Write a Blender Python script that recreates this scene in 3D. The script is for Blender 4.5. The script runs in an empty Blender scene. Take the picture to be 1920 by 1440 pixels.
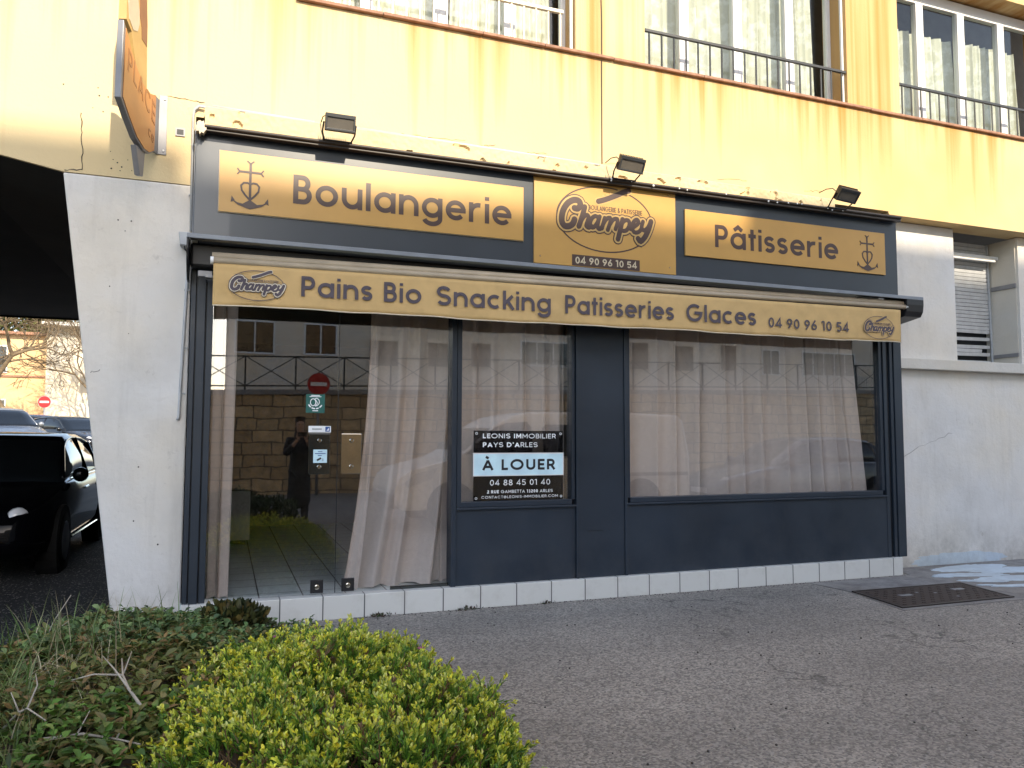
import bpy, bmesh, math, random
import numpy as np
from mathutils import Vector, Matrix
from mathutils import noise as mnoise
R = math.radians
S = bpy.context.scene
COL = S.collection
random.seed(7)
rng = np.random.default_rng(11)

# ------------------------------------------------------------------ camera, sky, sun, exposure
YAW, PIT, ROLL, FPX = R(20.395), R(3.9545), R(0.1698), 1443.6
cf = Vector((math.sin(YAW) * math.cos(PIT), math.cos(YAW) * math.cos(PIT), math.sin(PIT)))
cr = Vector((math.cos(YAW), -math.sin(YAW), 0))
cu = cr.cross(cf)
cr2 = cr * math.cos(ROLL) + cu * math.sin(ROLL)
cu2 = cu * math.cos(ROLL) - cr * math.sin(ROLL)
cam_d = bpy.data.cameras.new('camera')
cam = bpy.data.objects.new('camera', cam_d)
COL.objects.link(cam)
cam.matrix_world = Matrix(((cr2.x, cu2.x, -cf.x, 0), (cr2.y, cu2.y, -cf.y, -6.3), (cr2.z, cu2.z, -cf.z, 1.43), (0, 0, 0, 1)))
cam_d.sensor_width = 36
cam_d.lens = FPX / 1920 * 36
cam_d.clip_start = 0.05
cam_d.clip_end = 1500
S.camera = cam

SUN_EL, SUN_AZ = R(31), R(9.5)      # sun behind the viewer, slightly to the right of the shop's normal
W = bpy.data.worlds.new('World')
S.world = W
W.use_nodes = True
wn = W.node_tree
bg = wn.nodes['Background']
sky = wn.nodes.new('ShaderNodeTexSky')
sky.sky_type = 'NISHITA'
sky.sun_disc = False
sky.sun_elevation = SUN_EL
sky.sun_rotation = R(180) - SUN_AZ
sky.air_density = 1.0
sky.dust_density = 1.2
sky.ozone_density = .7
hsv = wn.nodes.new('ShaderNodeHueSaturation')
hsv.inputs['Saturation'].default_value = .80
wn.links.new(sky.outputs[0], hsv.inputs['Color'])
wn.links.new(hsv.outputs[0], bg.inputs[0])
bg.inputs[1].default_value = 0.15
sun_d = bpy.data.lights.new('sun', 'SUN')
sun_d.energy = 2.9
sun_d.angle = R(0.55)
sun_d.color = (1.0, 0.86, 0.66)
sun = bpy.data.objects.new('sun', sun_d)
COL.objects.link(sun)
sv = Vector((math.sin(SUN_AZ) * math.cos(SUN_EL), -math.cos(SUN_AZ) * math.cos(SUN_EL), math.sin(SUN_EL)))
sun.rotation_euler = sv.to_track_quat('Z', 'Y').to_euler()
S.view_settings.view_transform = 'Standard'
S.view_settings.look = 'None'
S.view_settings.gamma = 1
S.view_settings.exposure = 1.3
S.render.engine = 'CYCLES'
S.cycles.max_bounces = 10
S.cycles.transparent_max_bounces = 24
S.cycles.caustics_reflective = False
S.cycles.caustics_refractive = False
S.cycles.sample_clamp_indirect = 6

# ------------------------------------------------------------------ material helpers
def nt(name):
    m = bpy.data.materials.new(name)
    m.use_nodes = True
    t = m.node_tree
    return m, t, t.nodes['Principled BSDF']
def N(t, typ, **kw):
    n = t.nodes.new(typ)
    for k, v in kw.items():
        if k in n.inputs: n.inputs[k].default_value = v
        else: setattr(n, k, v)
    return n
def ramp(t, src, p0, p1, c0=(0, 0, 0, 1), c1=(1, 1, 1, 1)):
    n = t.nodes.new('ShaderNodeValToRGB')
    n.color_ramp.elements[0].position = p0
    n.color_ramp.elements[1].position = p1
    n.color_ramp.elements[0].color = c0
    n.color_ramp.elements[1].color = c1
    t.links.new(src, n.inputs[0])
    return n.outputs[0]
def mixc(t, fac, a, b, mode='MIX'):
    n = t.nodes.new('ShaderNodeMix')
    n.data_type = 'RGBA'
    n.blend_type = mode
    for s, v in ((n.inputs[0], fac), (n.inputs[6], a), (n.inputs[7], b)):
        if isinstance(v, (int, float)): s.default_value = v
        elif isinstance(v, tuple): s.default_value = v if len(v) == 4 else (*v, 1)
        else: t.links.new(v, s)
    return n.outputs[2]
def math_(t, op, a, b=0.0, c=None):
    n = t.nodes.new('ShaderNodeMath')
    n.operation = op
    for s, v in zip(n.inputs, (a, b, c)):
        if v is None: continue
        if isinstance(v, (int, float)): s.default_value = v
        else: t.links.new(v, s)
    return n.outputs[0]
def geo(t, scale=(1, 1, 1)):
    g = t.nodes.new('ShaderNodeTexCoord')
    m = t.nodes.new('ShaderNodeMapping')
    m.inputs['Scale'].default_value = scale
    t.links.new(g.outputs['Object'], m.inputs[0])
    return m.outputs[0]
def noise(t, vec, scale, detail=4, rough=.55):
    n = N(t, 'ShaderNodeTexNoise', Scale=scale, Detail=detail, Roughness=rough)
    t.links.new(vec, n.inputs['Vector'])
    return n.outputs['Fac']
def bump(t, b, h, strength, dist=.01):
    n = N(t, 'ShaderNodeBump', Strength=strength, Distance=dist)
    t.links.new(h, n.inputs['Height'])
    t.links.new(n.outputs[0], b.inputs['Normal'])
def M(name, c, rough=.6, metal=0.0, var=.12, vs=6, bmp=0.0, bs=60, spec=.5, coat=0.0):
    m, t, b = nt(name)
    v = geo(t)
    f = noise(t, v, vs)
    lo = tuple(x * (1 - var) for x in c)
    hi = tuple(min(1, x * (1 + var)) for x in c)
    t.links.new(ramp(t, f, .3, .7, (*lo, 1), (*hi, 1)), b.inputs['Base Color'])
    b.inputs['Roughness'].default_value = rough
    b.inputs['Metallic'].default_value = metal
    b.inputs['Specular IOR Level'].default_value = spec
    b.inputs['Coat Weight'].default_value = coat
    if bmp: bump(t, b, noise(t, v, bs), bmp)
    return m

# cream-ochre render with rust runs falling from the ledge
def wall_mat(name, base, stain, amount):
    m, t, b = nt(name)
    v = geo(t)
    g = t.nodes.new('ShaderNodeSeparateXYZ')
    t.links.new(v, g.inputs[0])
    streak = noise(t, geo(t, (3.4, 1, .06)), 1.7, 4, .55)
    fine = noise(t, geo(t, (13, 1, .10)), 1.0, 3)
    top = N(t, 'ShaderNodeMapRange'); t.links.new(g.outputs[2], top.inputs[0])
    top.inputs[1].default_value = 3.95; top.inputs[2].default_value = 5.05
    xr = N(t, 'ShaderNodeMapRange'); t.links.new(g.outputs[0], xr.inputs[0])
    xr.inputs[1].default_value = -1.0; xr.inputs[2].default_value = 4.5; xr.inputs[3].default_value = .4; xr.inputs[4].default_value = 1.0
    fall = math_(t, 'MULTIPLY', math_(t, 'SUBTRACT', top.outputs[0], 1.0), .26)
    s = math_(t, 'ADD', ramp(t, math_(t, 'ADD', streak, fall), .42, .70), math_(t, 'MULTIPLY', ramp(t, math_(t, 'ADD', fine, fall), .46, .78), .5))
    s = math_(t, 'MULTIPLY', math_(t, 'MULTIPLY', s, xr.outputs[0]), amount)
    blot = noise(t, v, 1.3, 5)
    xf = N(t, 'ShaderNodeMapRange'); t.links.new(g.outputs[0], xf.inputs[0]); xf.inputs[1].default_value = 0.0; xf.inputs[2].default_value = 7.0
    ochre_mix = math_(t, 'MULTIPLY', xf.outputs[0], ramp(t, noise(t, v, .6, 3), .15, .6))  # more ochre towards the right, broken up by noise
    base1 = mixc(t, ochre_mix, base, (.60, .42, .20))
    base2 = mixc(t, ramp(t, blot, .35, .7), mixc(t, .5, base1, (.93, .93, .93), 'MULTIPLY'), base1)
    grime = ramp(t, noise(t, v, 9, 6, .7), .60, .85)
    base3 = mixc(t, math_(t, 'MULTIPLY', grime, .25), base2, (.36, .27, .17))
    n = t.nodes.new('ShaderNodeClamp'); t.links.new(s, n.inputs[0])
    t.links.new(mixc(t, n.outputs[0], base3, stain), b.inputs['Base Color'])
    b.inputs['Roughness'].default_value = .9
    b.inputs['Specular IOR Level'].default_value = .2
    bump(t, b, noise(t, v, 55, 5), .35, .006)
    return m
M_wall = wall_mat('ochre_render', (.70, .565, .335), (.46, .24, .07), 1.05)
M_white = None
def white_mat(name, base, dirt, amt, low=True):
    m, t, b = nt(name)
    v = geo(t)
    g = t.nodes.new('ShaderNodeSeparateXYZ'); t.links.new(v, g.inputs[0])
    a = ramp(t, noise(t, v, 1.1, 6, .6), .45, .8)
    sp = ramp(t, noise(t, v, 7, 7, .75), .62, .74)
    sk = ramp(t, noise(t, geo(t, (5, 1, .5)), 1.5, 5, .65), .55, .8)
    f = math_(t, 'ADD', math_(t, 'MULTIPLY', a, .45), math_(t, 'ADD', math_(t, 'MULTIPLY', sp, .5), math_(t, 'MULTIPLY', sk, .25)))
    warm = mixc(t, ramp(t, noise(t, v, .75, 4), .38, .62), base, tuple(x * k for x, k in zip(base, (1.0, .945, .85))))
    foot = N(t, 'ShaderNodeMapRange'); t.links.new(g.outputs[2], foot.inputs[0]); foot.inputs[1].default_value = .55; foot.inputs[2].default_value = 0.0
    splash = math_(t, 'MULTIPLY', foot.outputs[0], ramp(t, noise(t, v, 5, 6, .7), .35, .7))
    f = math_(t, 'ADD', f, math_(t, 'MULTIPLY', splash, .9))
    c = mixc(t, math_(t, 'MULTIPLY', f, amt), warm, dirt)
    t.links.new(c, b.inputs['Base Color'])
    b.inputs['Roughness'].default_value = .85
    b.inputs['Specular IOR Level'].default_value = .25
    bump(t, b, math_(t, 'ADD', noise(t, v, 22, 6, .65), math_(t, 'MULTIPLY', noise(t, v, 3.0, 3), 1.8)), .5, .012)
    return m
M_white = white_mat('white_painted_render', (.71, .70, .685), (.36, .34, .31), .95)
M_greyrender = white_mat('grey_render', (.62, .60, .56), (.36, .34, .30), .8)
M_cream = white_mat('cream_render', (.60, .54, .44), (.33, .29, .24), .7)
M_navy = M('navy_paint', (.026, .036, .050), .42, var=.12, vs=3, spec=.5)
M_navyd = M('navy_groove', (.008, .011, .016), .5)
def scuffed(name, c):
    m, t, b = nt(name)
    v = geo(t)
    g = t.nodes.new('ShaderNodeSeparateXYZ'); t.links.new(v, g.inputs[0])
    low = N(t, 'ShaderNodeMapRange'); t.links.new(g.outputs[2], low.inputs[0]); low.inputs[1].default_value = .75; low.inputs[2].default_value = .18
    dust = math_(t, 'MULTIPLY', low.outputs[0], ramp(t, noise(t, v, 4, 6, .7), .40, .75))
    spk = ramp(t, noise(t, v, 42, 3, .6), .70, .76)
    rub = ramp(t, noise(t, geo(t, (1.2, 1, 9)), 2.2, 5, .7), .62, .80)
    f = math_(t, 'ADD', math_(t, 'MULTIPLY', dust, .14), math_(t, 'ADD', math_(t, 'MULTIPLY', spk, .12), math_(t, 'MULTIPLY', rub, .07)))
    fade = mixc(t, ramp(t, noise(t, v, .9, 4), .35, .65), tuple(x * .85 for x in c), tuple(x * 1.25 for x in c))
    t.links.new(mixc(t, f, fade, (.16, .155, .15)), b.inputs['Base Color'])
    r_ = ramp(t, noise(t, v, 3, 5), .3, .7, (.34, .34, .34, 1), (.55, .55, .55, 1))
    t.links.new(r_, b.inputs['Roughness'])
    bump(t, b, noise(t, v, 30, 4), .08, .004)
    return m
M_navy = scuffed('navy_paint', (.016, .025, .039))
M_fascia = M('navy_aluminium', (.024, .034, .047), .29, var=.1, vs=2, spec=.6, coat=.25)
M_gold = M('gold_board', (.50, .285, .075), .34, var=.06, vs=3, spec=.55)
M_goldedge = M('board_edge', (.55, .47, .33), .4)
M_brown = M('brown_lettering', (.062, .036, .030), .35)
M_gold2 = M('gold_outline', (.48, .31, .11), .35)
M_cloth = M('awning_cloth', (.56, .38, .165), .85, var=.08, vs=8, bmp=.12, bs=350)
M_clothtrim = M('awning_hem', (.62, .55, .42), .8)
M_clothtext = M('purple_grey_print', (.085, .070, .085), .8)
M_beige = M('beige_bar', (.42, .34, .24), .5)
M_black = M('black_metal', (.012, .012, .014), .45)
M_dark = M('dark_brown_metal', (.030, .022, .018), .45, var=.3, vs=20)
M_lip = M('grey_lip', (.20, .22, .25), .4)
M_lightgrey = M('light_grey_plastic', (.42, .44, .46), .5)
M_ledge = white_mat('crumbling_render', (.64, .52, .33), (.40, .26, .13), .8)
M_grey = M('grey_metal', (.24, .24, .25), .4, metal=.2)
M_steel = M('polished_steel', (.52, .49, .42), .12, metal=1.0)
M_steeld = M('dark_reflection_steel', (.10, .11, .11), .1, metal=.9)  # dark reflection of the left handle plate put into the base colour
M_terra = M('terracotta_ledge', (.30, .155, .095), .7, var=.3, vs=14, bmp=.3)
M_frame = M('white_window_frame', (.78, .78, .77), .4, var=.03)
M_iron = M('dark_iron', (.028, .031, .034), .5)
M_ironw = M('cream_iron', (.72, .66, .50), .5)
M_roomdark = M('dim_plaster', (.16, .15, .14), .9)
M_passage = M('shaded_concrete', (.016, .016, .016), .95, var=.25, vs=1.5, bmp=.2, bs=15)  # the passage's deep shade is put into this near-black base
M_curtain = M('taupe_curtain', (.70, .625, .575), .9, var=.05, vs=30, bmp=.1, bs=300)
def sheer_mat():
    m, t, b = nt('patterned_sheer')
    v = geo(t)
    f = ramp(t, noise(t, v, 9, 3), .45, .6)
    t.links.new(mixc(t, f, (.58, .55, .43), (.72, .70, .61)), b.inputs['Base Color'])
    b.inputs['Roughness'].default_value = .9
    return m
M_sheer = sheer_mat()
def slats_mat():
    return M('shutter_slat', (.52, .53, .54), .5, var=.1, vs=12)
M_slat = slats_mat()
def glass_mat(name, base=.035, tint=(.93, .95, .94), rough=0.0):
    m = bpy.data.materials.new(name)
    m.use_nodes = True
    t = m.node_tree
    t.nodes.clear()
    o = t.nodes.new('ShaderNodeOutputMaterial')
    tr = t.nodes.new('ShaderNodeBsdfTransparent'); tr.inputs[0].default_value = (*tint, 1)
    gl = t.nodes.new('ShaderNodeBsdfGlossy'); gl.inputs['Roughness'].default_value = rough
    lw = t.nodes.new('ShaderNodeLayerWeight'); lw.inputs[0].default_value = .5
    p = math_(t, 'POWER', lw.outputs['Facing'], 5.0)
    f = math_(t, 'ADD', math_(t, 'MULTIPLY', p, .9), base)
    mx = t.nodes.new('ShaderNodeMixShader')
    t.links.new(f, mx.inputs[0]); t.links.new(tr.outputs[0], mx.inputs[1]); t.links.new(gl.outputs[0], mx.inputs[2])
    t.links.new(mx.outputs[0], o.inputs[0])
    return m
M_glass = glass_mat('shop_glass', .135, (.96, .955, .955))
M_glassup = glass_mat('window_glass', .028, (.9, .93, .93))
M_acryl = glass_mat('dark_acrylic', .05, (.36, .365, .38), .02)
M_pane = M('dark_pane', (.02, .024, .028), .08, spec=.8)
def paint(name, c, rough=.15, metal=.0):
    return M(name, c, rough, metal, var=.02, spec=.5, coat=.4)

def tile_mat(name, c, grout, sx, sy, off=(0, 0, 0), axes='xy', mortar=.02):
    m, t, b = nt(name)
    g = t.nodes.new('ShaderNodeTexCoord')
    sp = t.nodes.new('ShaderNodeSeparateXYZ'); t.links.new(g.outputs['Object'], sp.inputs[0])
    cb = t.nodes.new('ShaderNodeCombineXYZ')
    ix = {'x': 0, 'y': 1, 'z': 2}
    for k, ax in enumerate(axes):
        t.links.new(math_(t, 'ADD', sp.outputs[ix[ax]], off[k]), cb.inputs[k])
    br = N(t, 'ShaderNodeTexBrick')
    br.offset = 0; br.squash = 1
    t.links.new(cb.outputs[0], br.inputs['Vector'])
    br.inputs['Scale'].default_value = 1
    br.inputs['Brick Width'].default_value = sx
    br.inputs['Row Height'].default_value = sy
    br.inputs['Mortar Size'].default_value = mortar
    br.inputs['Mortar Smooth'].default_value = .1
    br.inputs['Color1'].default_value = (*c, 1)
    br.inputs['Color2'].default_value = (*[x * .94 for x in c], 1)
    br.inputs['Mortar'].default_value = (*grout, 1)
    d = ramp(t, noise(t, g.outputs['Object'], 6, 6, .7), .5, .8)
    t.links.new(mixc(t, math_(t, 'MULTIPLY', d, .3), br.outputs[0], (.33, .30, .25)), b.inputs['Base Color'])
    b.inputs['Roughness'].default_value = .35
    bump(t, b, br.outputs['Fac'], -.4, .004)
    return m
M_floor = tile_mat('floor_tile', (.66, .76, .76), (.06, .06, .06), .333, .333, (.05, .05, 0), 'xy', .006)
M_step = tile_mat('step_tile', (.68, .675, .64), (.10, .10, .10), .3235, 1.0, (-1.076, .5, 0), 'xy', .005)
M_stepf = M_step

def asphalt(name, c, amp=1.0):
    m, t, b = nt(name)
    v = geo(t)
    big = noise(t, v, .5, 5)
    mid = noise(t, v, 35, 4, .7)
    vo = N(t, 'ShaderNodeTexVoronoi', Scale=85); t.links.new(v, vo.inputs['Vector'])
    cs = t.nodes.new('ShaderNodeSeparateColor'); t.links.new(vo.outputs['Color'], cs.inputs[0])
    k = ramp(t, cs.outputs[0], .1, 1.0, (.45, .45, .45, 1), (1.65, 1.62, 1.55, 1))
    wh = ramp(t, cs.outputs[1], .93, .97)
    c1 = mixc(t, ramp(t, big, .35, .65), tuple(x * .88 for x in c), tuple(x * 1.1 for x in c))
    c2 = mixc(t, amp, c1, k, 'MULTIPLY')
    c3 = mixc(t, math_(t, 'MULTIPLY', wh, .55), c2, (.42, .40, .36))
    stain = ramp(t, noise(t, v, 1.4, 6, .7), .62, .72)
    c4 = mixc(t, math_(t, 'MULTIPLY', stain, .25), c3, (.05, .05, .05))
    pat = ramp(t, noise(t, geo(t, (.35, .9, 1)), .9, 4, .6), .46, .56)
    c5 = mixc(t, math_(t, 'MULTIPLY', pat, .22), c4, tuple(x * .55 for x in c))
    wv = t.nodes.new('ShaderNodeVectorMath'); wv.operation = 'ADD'
    nz = N(t, 'ShaderNodeTexNoise', Scale=2.2, Detail=4); t.links.new(v, nz.inputs['Vector'])
    t.links.new(v, wv.inputs[0]); t.links.new(nz.outputs['Color'], wv.inputs[1])
    ve = N(t, 'ShaderNodeTexVoronoi', Scale=.42, feature='DISTANCE_TO_EDGE'); t.links.new(wv.outputs[0], ve.inputs['Vector'])
    crk = math_(t, 'MULTIPLY', ramp(t, ve.outputs['Distance'], .002, .006, (1, 1, 1, 1), (0, 0, 0, 1)), ramp(t, noise(t, v, .8, 2), .5, .6))
    c6 = mixc(t, math_(t, 'MULTIPLY', crk, .7), c5, (.03, .03, .03))
    t.links.new(c6, b.inputs['Base Color'])
    b.inputs['Roughness'].default_value = .8
    b.inputs['Specular IOR Level'].default_value = .35
    h = math_(t, 'ADD', math_(t, 'MULTIPLY', vo.outputs['Distance'], -1.0), math_(t, 'MULTIPLY', mid, .5))
    bump(t, b, h, .7, .008)
    return m
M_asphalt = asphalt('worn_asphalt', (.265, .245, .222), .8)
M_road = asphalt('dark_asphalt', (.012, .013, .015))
M_concrete = white_mat('concrete', (.30, .29, .28), (.13, .12, .12), .9)
M_bluepaint = white_mat('spilt_pale_paint', (.56, .66, .76), (.33, .36, .40), .6)
M_soil = M('soil', (.05, .036, .024), .95, var=.35, vs=18, bmp=.8, bs=40)
def stone_mat():
    m, t, b = nt('ashlar_stone')
    g = t.nodes.new('ShaderNodeTexCoord')
    mp = t.nodes.new('ShaderNodeMapping'); t.links.new(g.outputs['Object'], mp.inputs[0])
    mp.inputs['Rotation'].default_value = (R(90), 0, 0)
    nzs = N(t, 'ShaderNodeTexNoise', Scale=1.6, Detail=5); t.links.new(g.outputs['Object'], nzs.inputs['Vector'])
    sc = t.nodes.new('ShaderNodeVectorMath'); sc.operation = 'SCALE'; sc.inputs['Scale'].default_value = .16
    t.links.new(nzs.outputs['Color'], sc.inputs[0])
    ad = t.nodes.new('ShaderNodeVectorMath'); ad.operation = 'ADD'
    t.links.new(mp.outputs[0], ad.inputs[0]); t.links.new(sc.outputs[0], ad.inputs[1])
    br = N(t, 'ShaderNodeTexBrick'); t.links.new(ad.outputs[0], br.inputs['Vector'])
    br.squash = .7; br.squash_frequency = 3; br.offset_frequency = 2; br.offset = .37
    br.inputs['Scale'].default_value = 1
    br.inputs['Brick Width'].default_value = .72
    br.inputs['Row Height'].default_value = .30
    br.inputs['Mortar Size'].default_value = .016
    br.inputs['Color1'].default_value = (.66, .50, .30, 1)
    br.inputs['Color2'].default_value = (.46, .33, .19, 1)
    br.inputs['Mortar'].default_value = (.13, .10, .07, 1)
    f = noise(t, g.outputs['Object'], 5, 7, .7)
    t.links.new(mixc(t, .55, br.outputs[0], ramp(t, f, .3, .7, (.25, .23, .2, 1), (1.5, 1.42, 1.3, 1)), 'MULTIPLY'), b.inputs['Base Color'])
    b.inputs['Roughness'].default_value = .9
    bump(t, b, math_(t, 'ADD', math_(t, 'MULTIPLY', br.outputs['Fac'], -1.0), f), .6, .03)
    return m
M_stone = stone_mat()

# ------------------------------------------------------------------ mesh helpers
class MB:
    def __init__(s): s.v = []; s.f = []
    def add(s, v, f):
        k = len(s.v); s.v += [tuple(x) for x in v]; s.f += [tuple(i + k for i in q) for q in f]; return s
    def box(s, x0, x1, y0, y1, z0, z1, mtx=None):
        v = [(x, y, z) for x in (x0, x1) for y in (y0, y1) for z in (z0, z1)]
        if mtx is not None: v = [tuple(mtx @ Vector(p)) for p in v]
        return s.add(v, [(0, 1, 3, 2), (4, 6, 7, 5), (0, 4, 5, 1), (2, 3, 7, 6), (0, 2, 6, 4), (1, 5, 7, 3)])
    def prism(s, pts, fn, a, b):
        # pts: outline in 2-D; fn(u, v, d) -> point; from depth a to depth b
        n = len(pts)
        v = [fn(u, w, a) for u, w in pts] + [fn(u, w, b) for u, w in pts]
        return s.add(v, [tuple(range(n - 1, -1, -1)), tuple(range(n, 2 * n))] + [(i, (i + 1) % n, n + (i + 1) % n, n + i) for i in range(n)])
    def tube(s, pts, r, n=8, cap=True):
        pts = [Vector(p) for p in pts]
        rs = r if isinstance(r, (list, tuple)) else [r] * len(pts)
        k0 = len(s.v); ref = None
        for i, p in enumerate(pts):
            d = (pts[min(i + 1, len(pts) - 1)] - pts[max(i - 1, 0)])
            d = d.normalized() if d.length > 1e-9 else Vector((0, 0, 1))
            if ref is None or abs(ref.dot(d)) > .98: ref = Vector((0, 0, 1)) if abs(d.z) < .9 else Vector((1, 0, 0))
            a = d.cross(ref).normalized(); b_ = a.cross(d); ref = b_
            for j in range(n):
                t = 2 * math.pi * j / n
                s.v.append(tuple(p + (a * math.cos(t) + b_ * math.sin(t)) * rs[i]))
        for i in range(len(pts) - 1):
            for j in range(n):
                s.f.append((k0 + i * n + j, k0 + i * n + (j + 1) % n, k0 + (i + 1) * n + (j + 1) % n, k0 + (i + 1) * n + j))
        if cap:
            s.f.append(tuple(k0 + j for j in range(n - 1, -1, -1)))
            e = k0 + (len(pts) - 1) * n
            s.f.append(tuple(e + j for j in range(n)))
        return s
    def lathe(s, prof, org, axis, n=20):
        # prof: (radius, height along axis)
        ax = Vector(axis).normalized()
        a = ax.orthogonal().normalized(); b_ = ax.cross(a); o = Vector(org)
        k = len(s.v); m = len(prof)
        for r, h in prof:
            for j in range(n):
                t = 2 * math.pi * j / n
                s.v.append(tuple(o + ax * h + (a * math.cos(t) + b_ * math.sin(t)) * r))
        for i in range(m - 1):
            for j in range(n):
                s.f.append((k + i * n + j, k + i * n + (j + 1) % n, k + (i + 1) * n + (j + 1) % n, k + (i + 1) * n + j))
        s.f.append(tuple(k + j for j in range(n - 1, -1, -1)))
        s.f.append(tuple(k + (m - 1) * n + j for j in range(n)))
        return s
    def grid(s, fn, nu, nv):
        k = len(s.v)
        for i in range(nu + 1):
            for j in range(nv + 1): s.v.append(tuple(fn(i / nu, j / nv)))
        for i in range(nu):
            for j in range(nv):
                a = k + i * (nv + 1) + j
                s.f.append((a, a + nv + 1, a + nv + 2, a + 1))
        return s
    def loft(s, rings, closed=True):
        k = len(s.v); n = len(rings[0])
        for r in rings: s.v += [tuple(p) for p in r]
        for i in range(len(rings) - 1):
            for j in range(n if closed else n - 1):
                s.f.append((k + i * n + j, k + i * n + (j + 1) % n, k + (i + 1) * n + (j + 1) % n, k + (i + 1) * n + j))
        if closed:
            s.f.append(tuple(k + j for j in range(n - 1, -1, -1)))
            s.f.append(tuple(k + (len(rings) - 1) * n + j for j in range(n)))
        return s
    def build(s, name, mat, parent=None, smooth=False, bevel=0.0, solid=0.0, fix=True):
        me = bpy.data.meshes.new(name)
        me.from_pydata(s.v, [], s.f)
        me.update()
        if fix:
            bm = bmesh.new(); bm.from_mesh(me)
            bmesh.ops.recalc_face_normals(bm, faces=bm.faces)
            bm.to_mesh(me); bm.free()
        o = bpy.data.objects.new(name, me)
        COL.objects.link(o)
        me.materials.append(mat)
        if smooth:
            me.polygons.foreach_set('use_smooth', [True] * len(me.polygons))
        if parent is not None: o.parent = parent
        if solid:
            q = o.modifiers.new('thickness', 'SOLIDIFY'); q.thickness = solid; q.offset = 0
        if bevel:
            q = o.modifiers.new('bevel', 'BEVEL'); q.width = bevel; q.segments = 2; q.limit_method = 'ANGLE'; q.angle_limit = R(40)
        return o
def thing(name, label, cat, loc=(0, 0, 0), rotz=0.0, group=None):
    o = bpy.data.objects.new(name, None)
    COL.objects.link(o)
    o.empty_display_size = .2
    o.location = loc
    o.rotation_euler = (0, 0, rotz)
    return tag(o, label, cat, group)
def tag(o, label, cat, group=None):
    o['label'] = label; o['category'] = cat
    if group: o['group'] = group
    return o
def struct(o, kind='structure'):
    o['kind'] = kind; return o
def dup(root, loc, rotz, label, group=None):
    r = root.copy(); COL.objects.link(r)
    r.location = loc; r.rotation_euler = (0, 0, rotz); r['label'] = label
    if group: r['group'] = group
    for ch in list(root.children):
        c = ch.copy(); COL.objects.link(c); c.parent = r
        for g in list(ch.children):
            d = g.copy(); COL.objects.link(d); d.parent = c
    return r
def BX(name, mat, parent, *b, bevel=0.0):
    return MB().box(*b).build(name, mat, parent, bevel=bevel)
XZ = lambda Y: (lambda u, v, d: (u, Y - d, v))          # wall plane, d = outwards to the street

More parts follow.
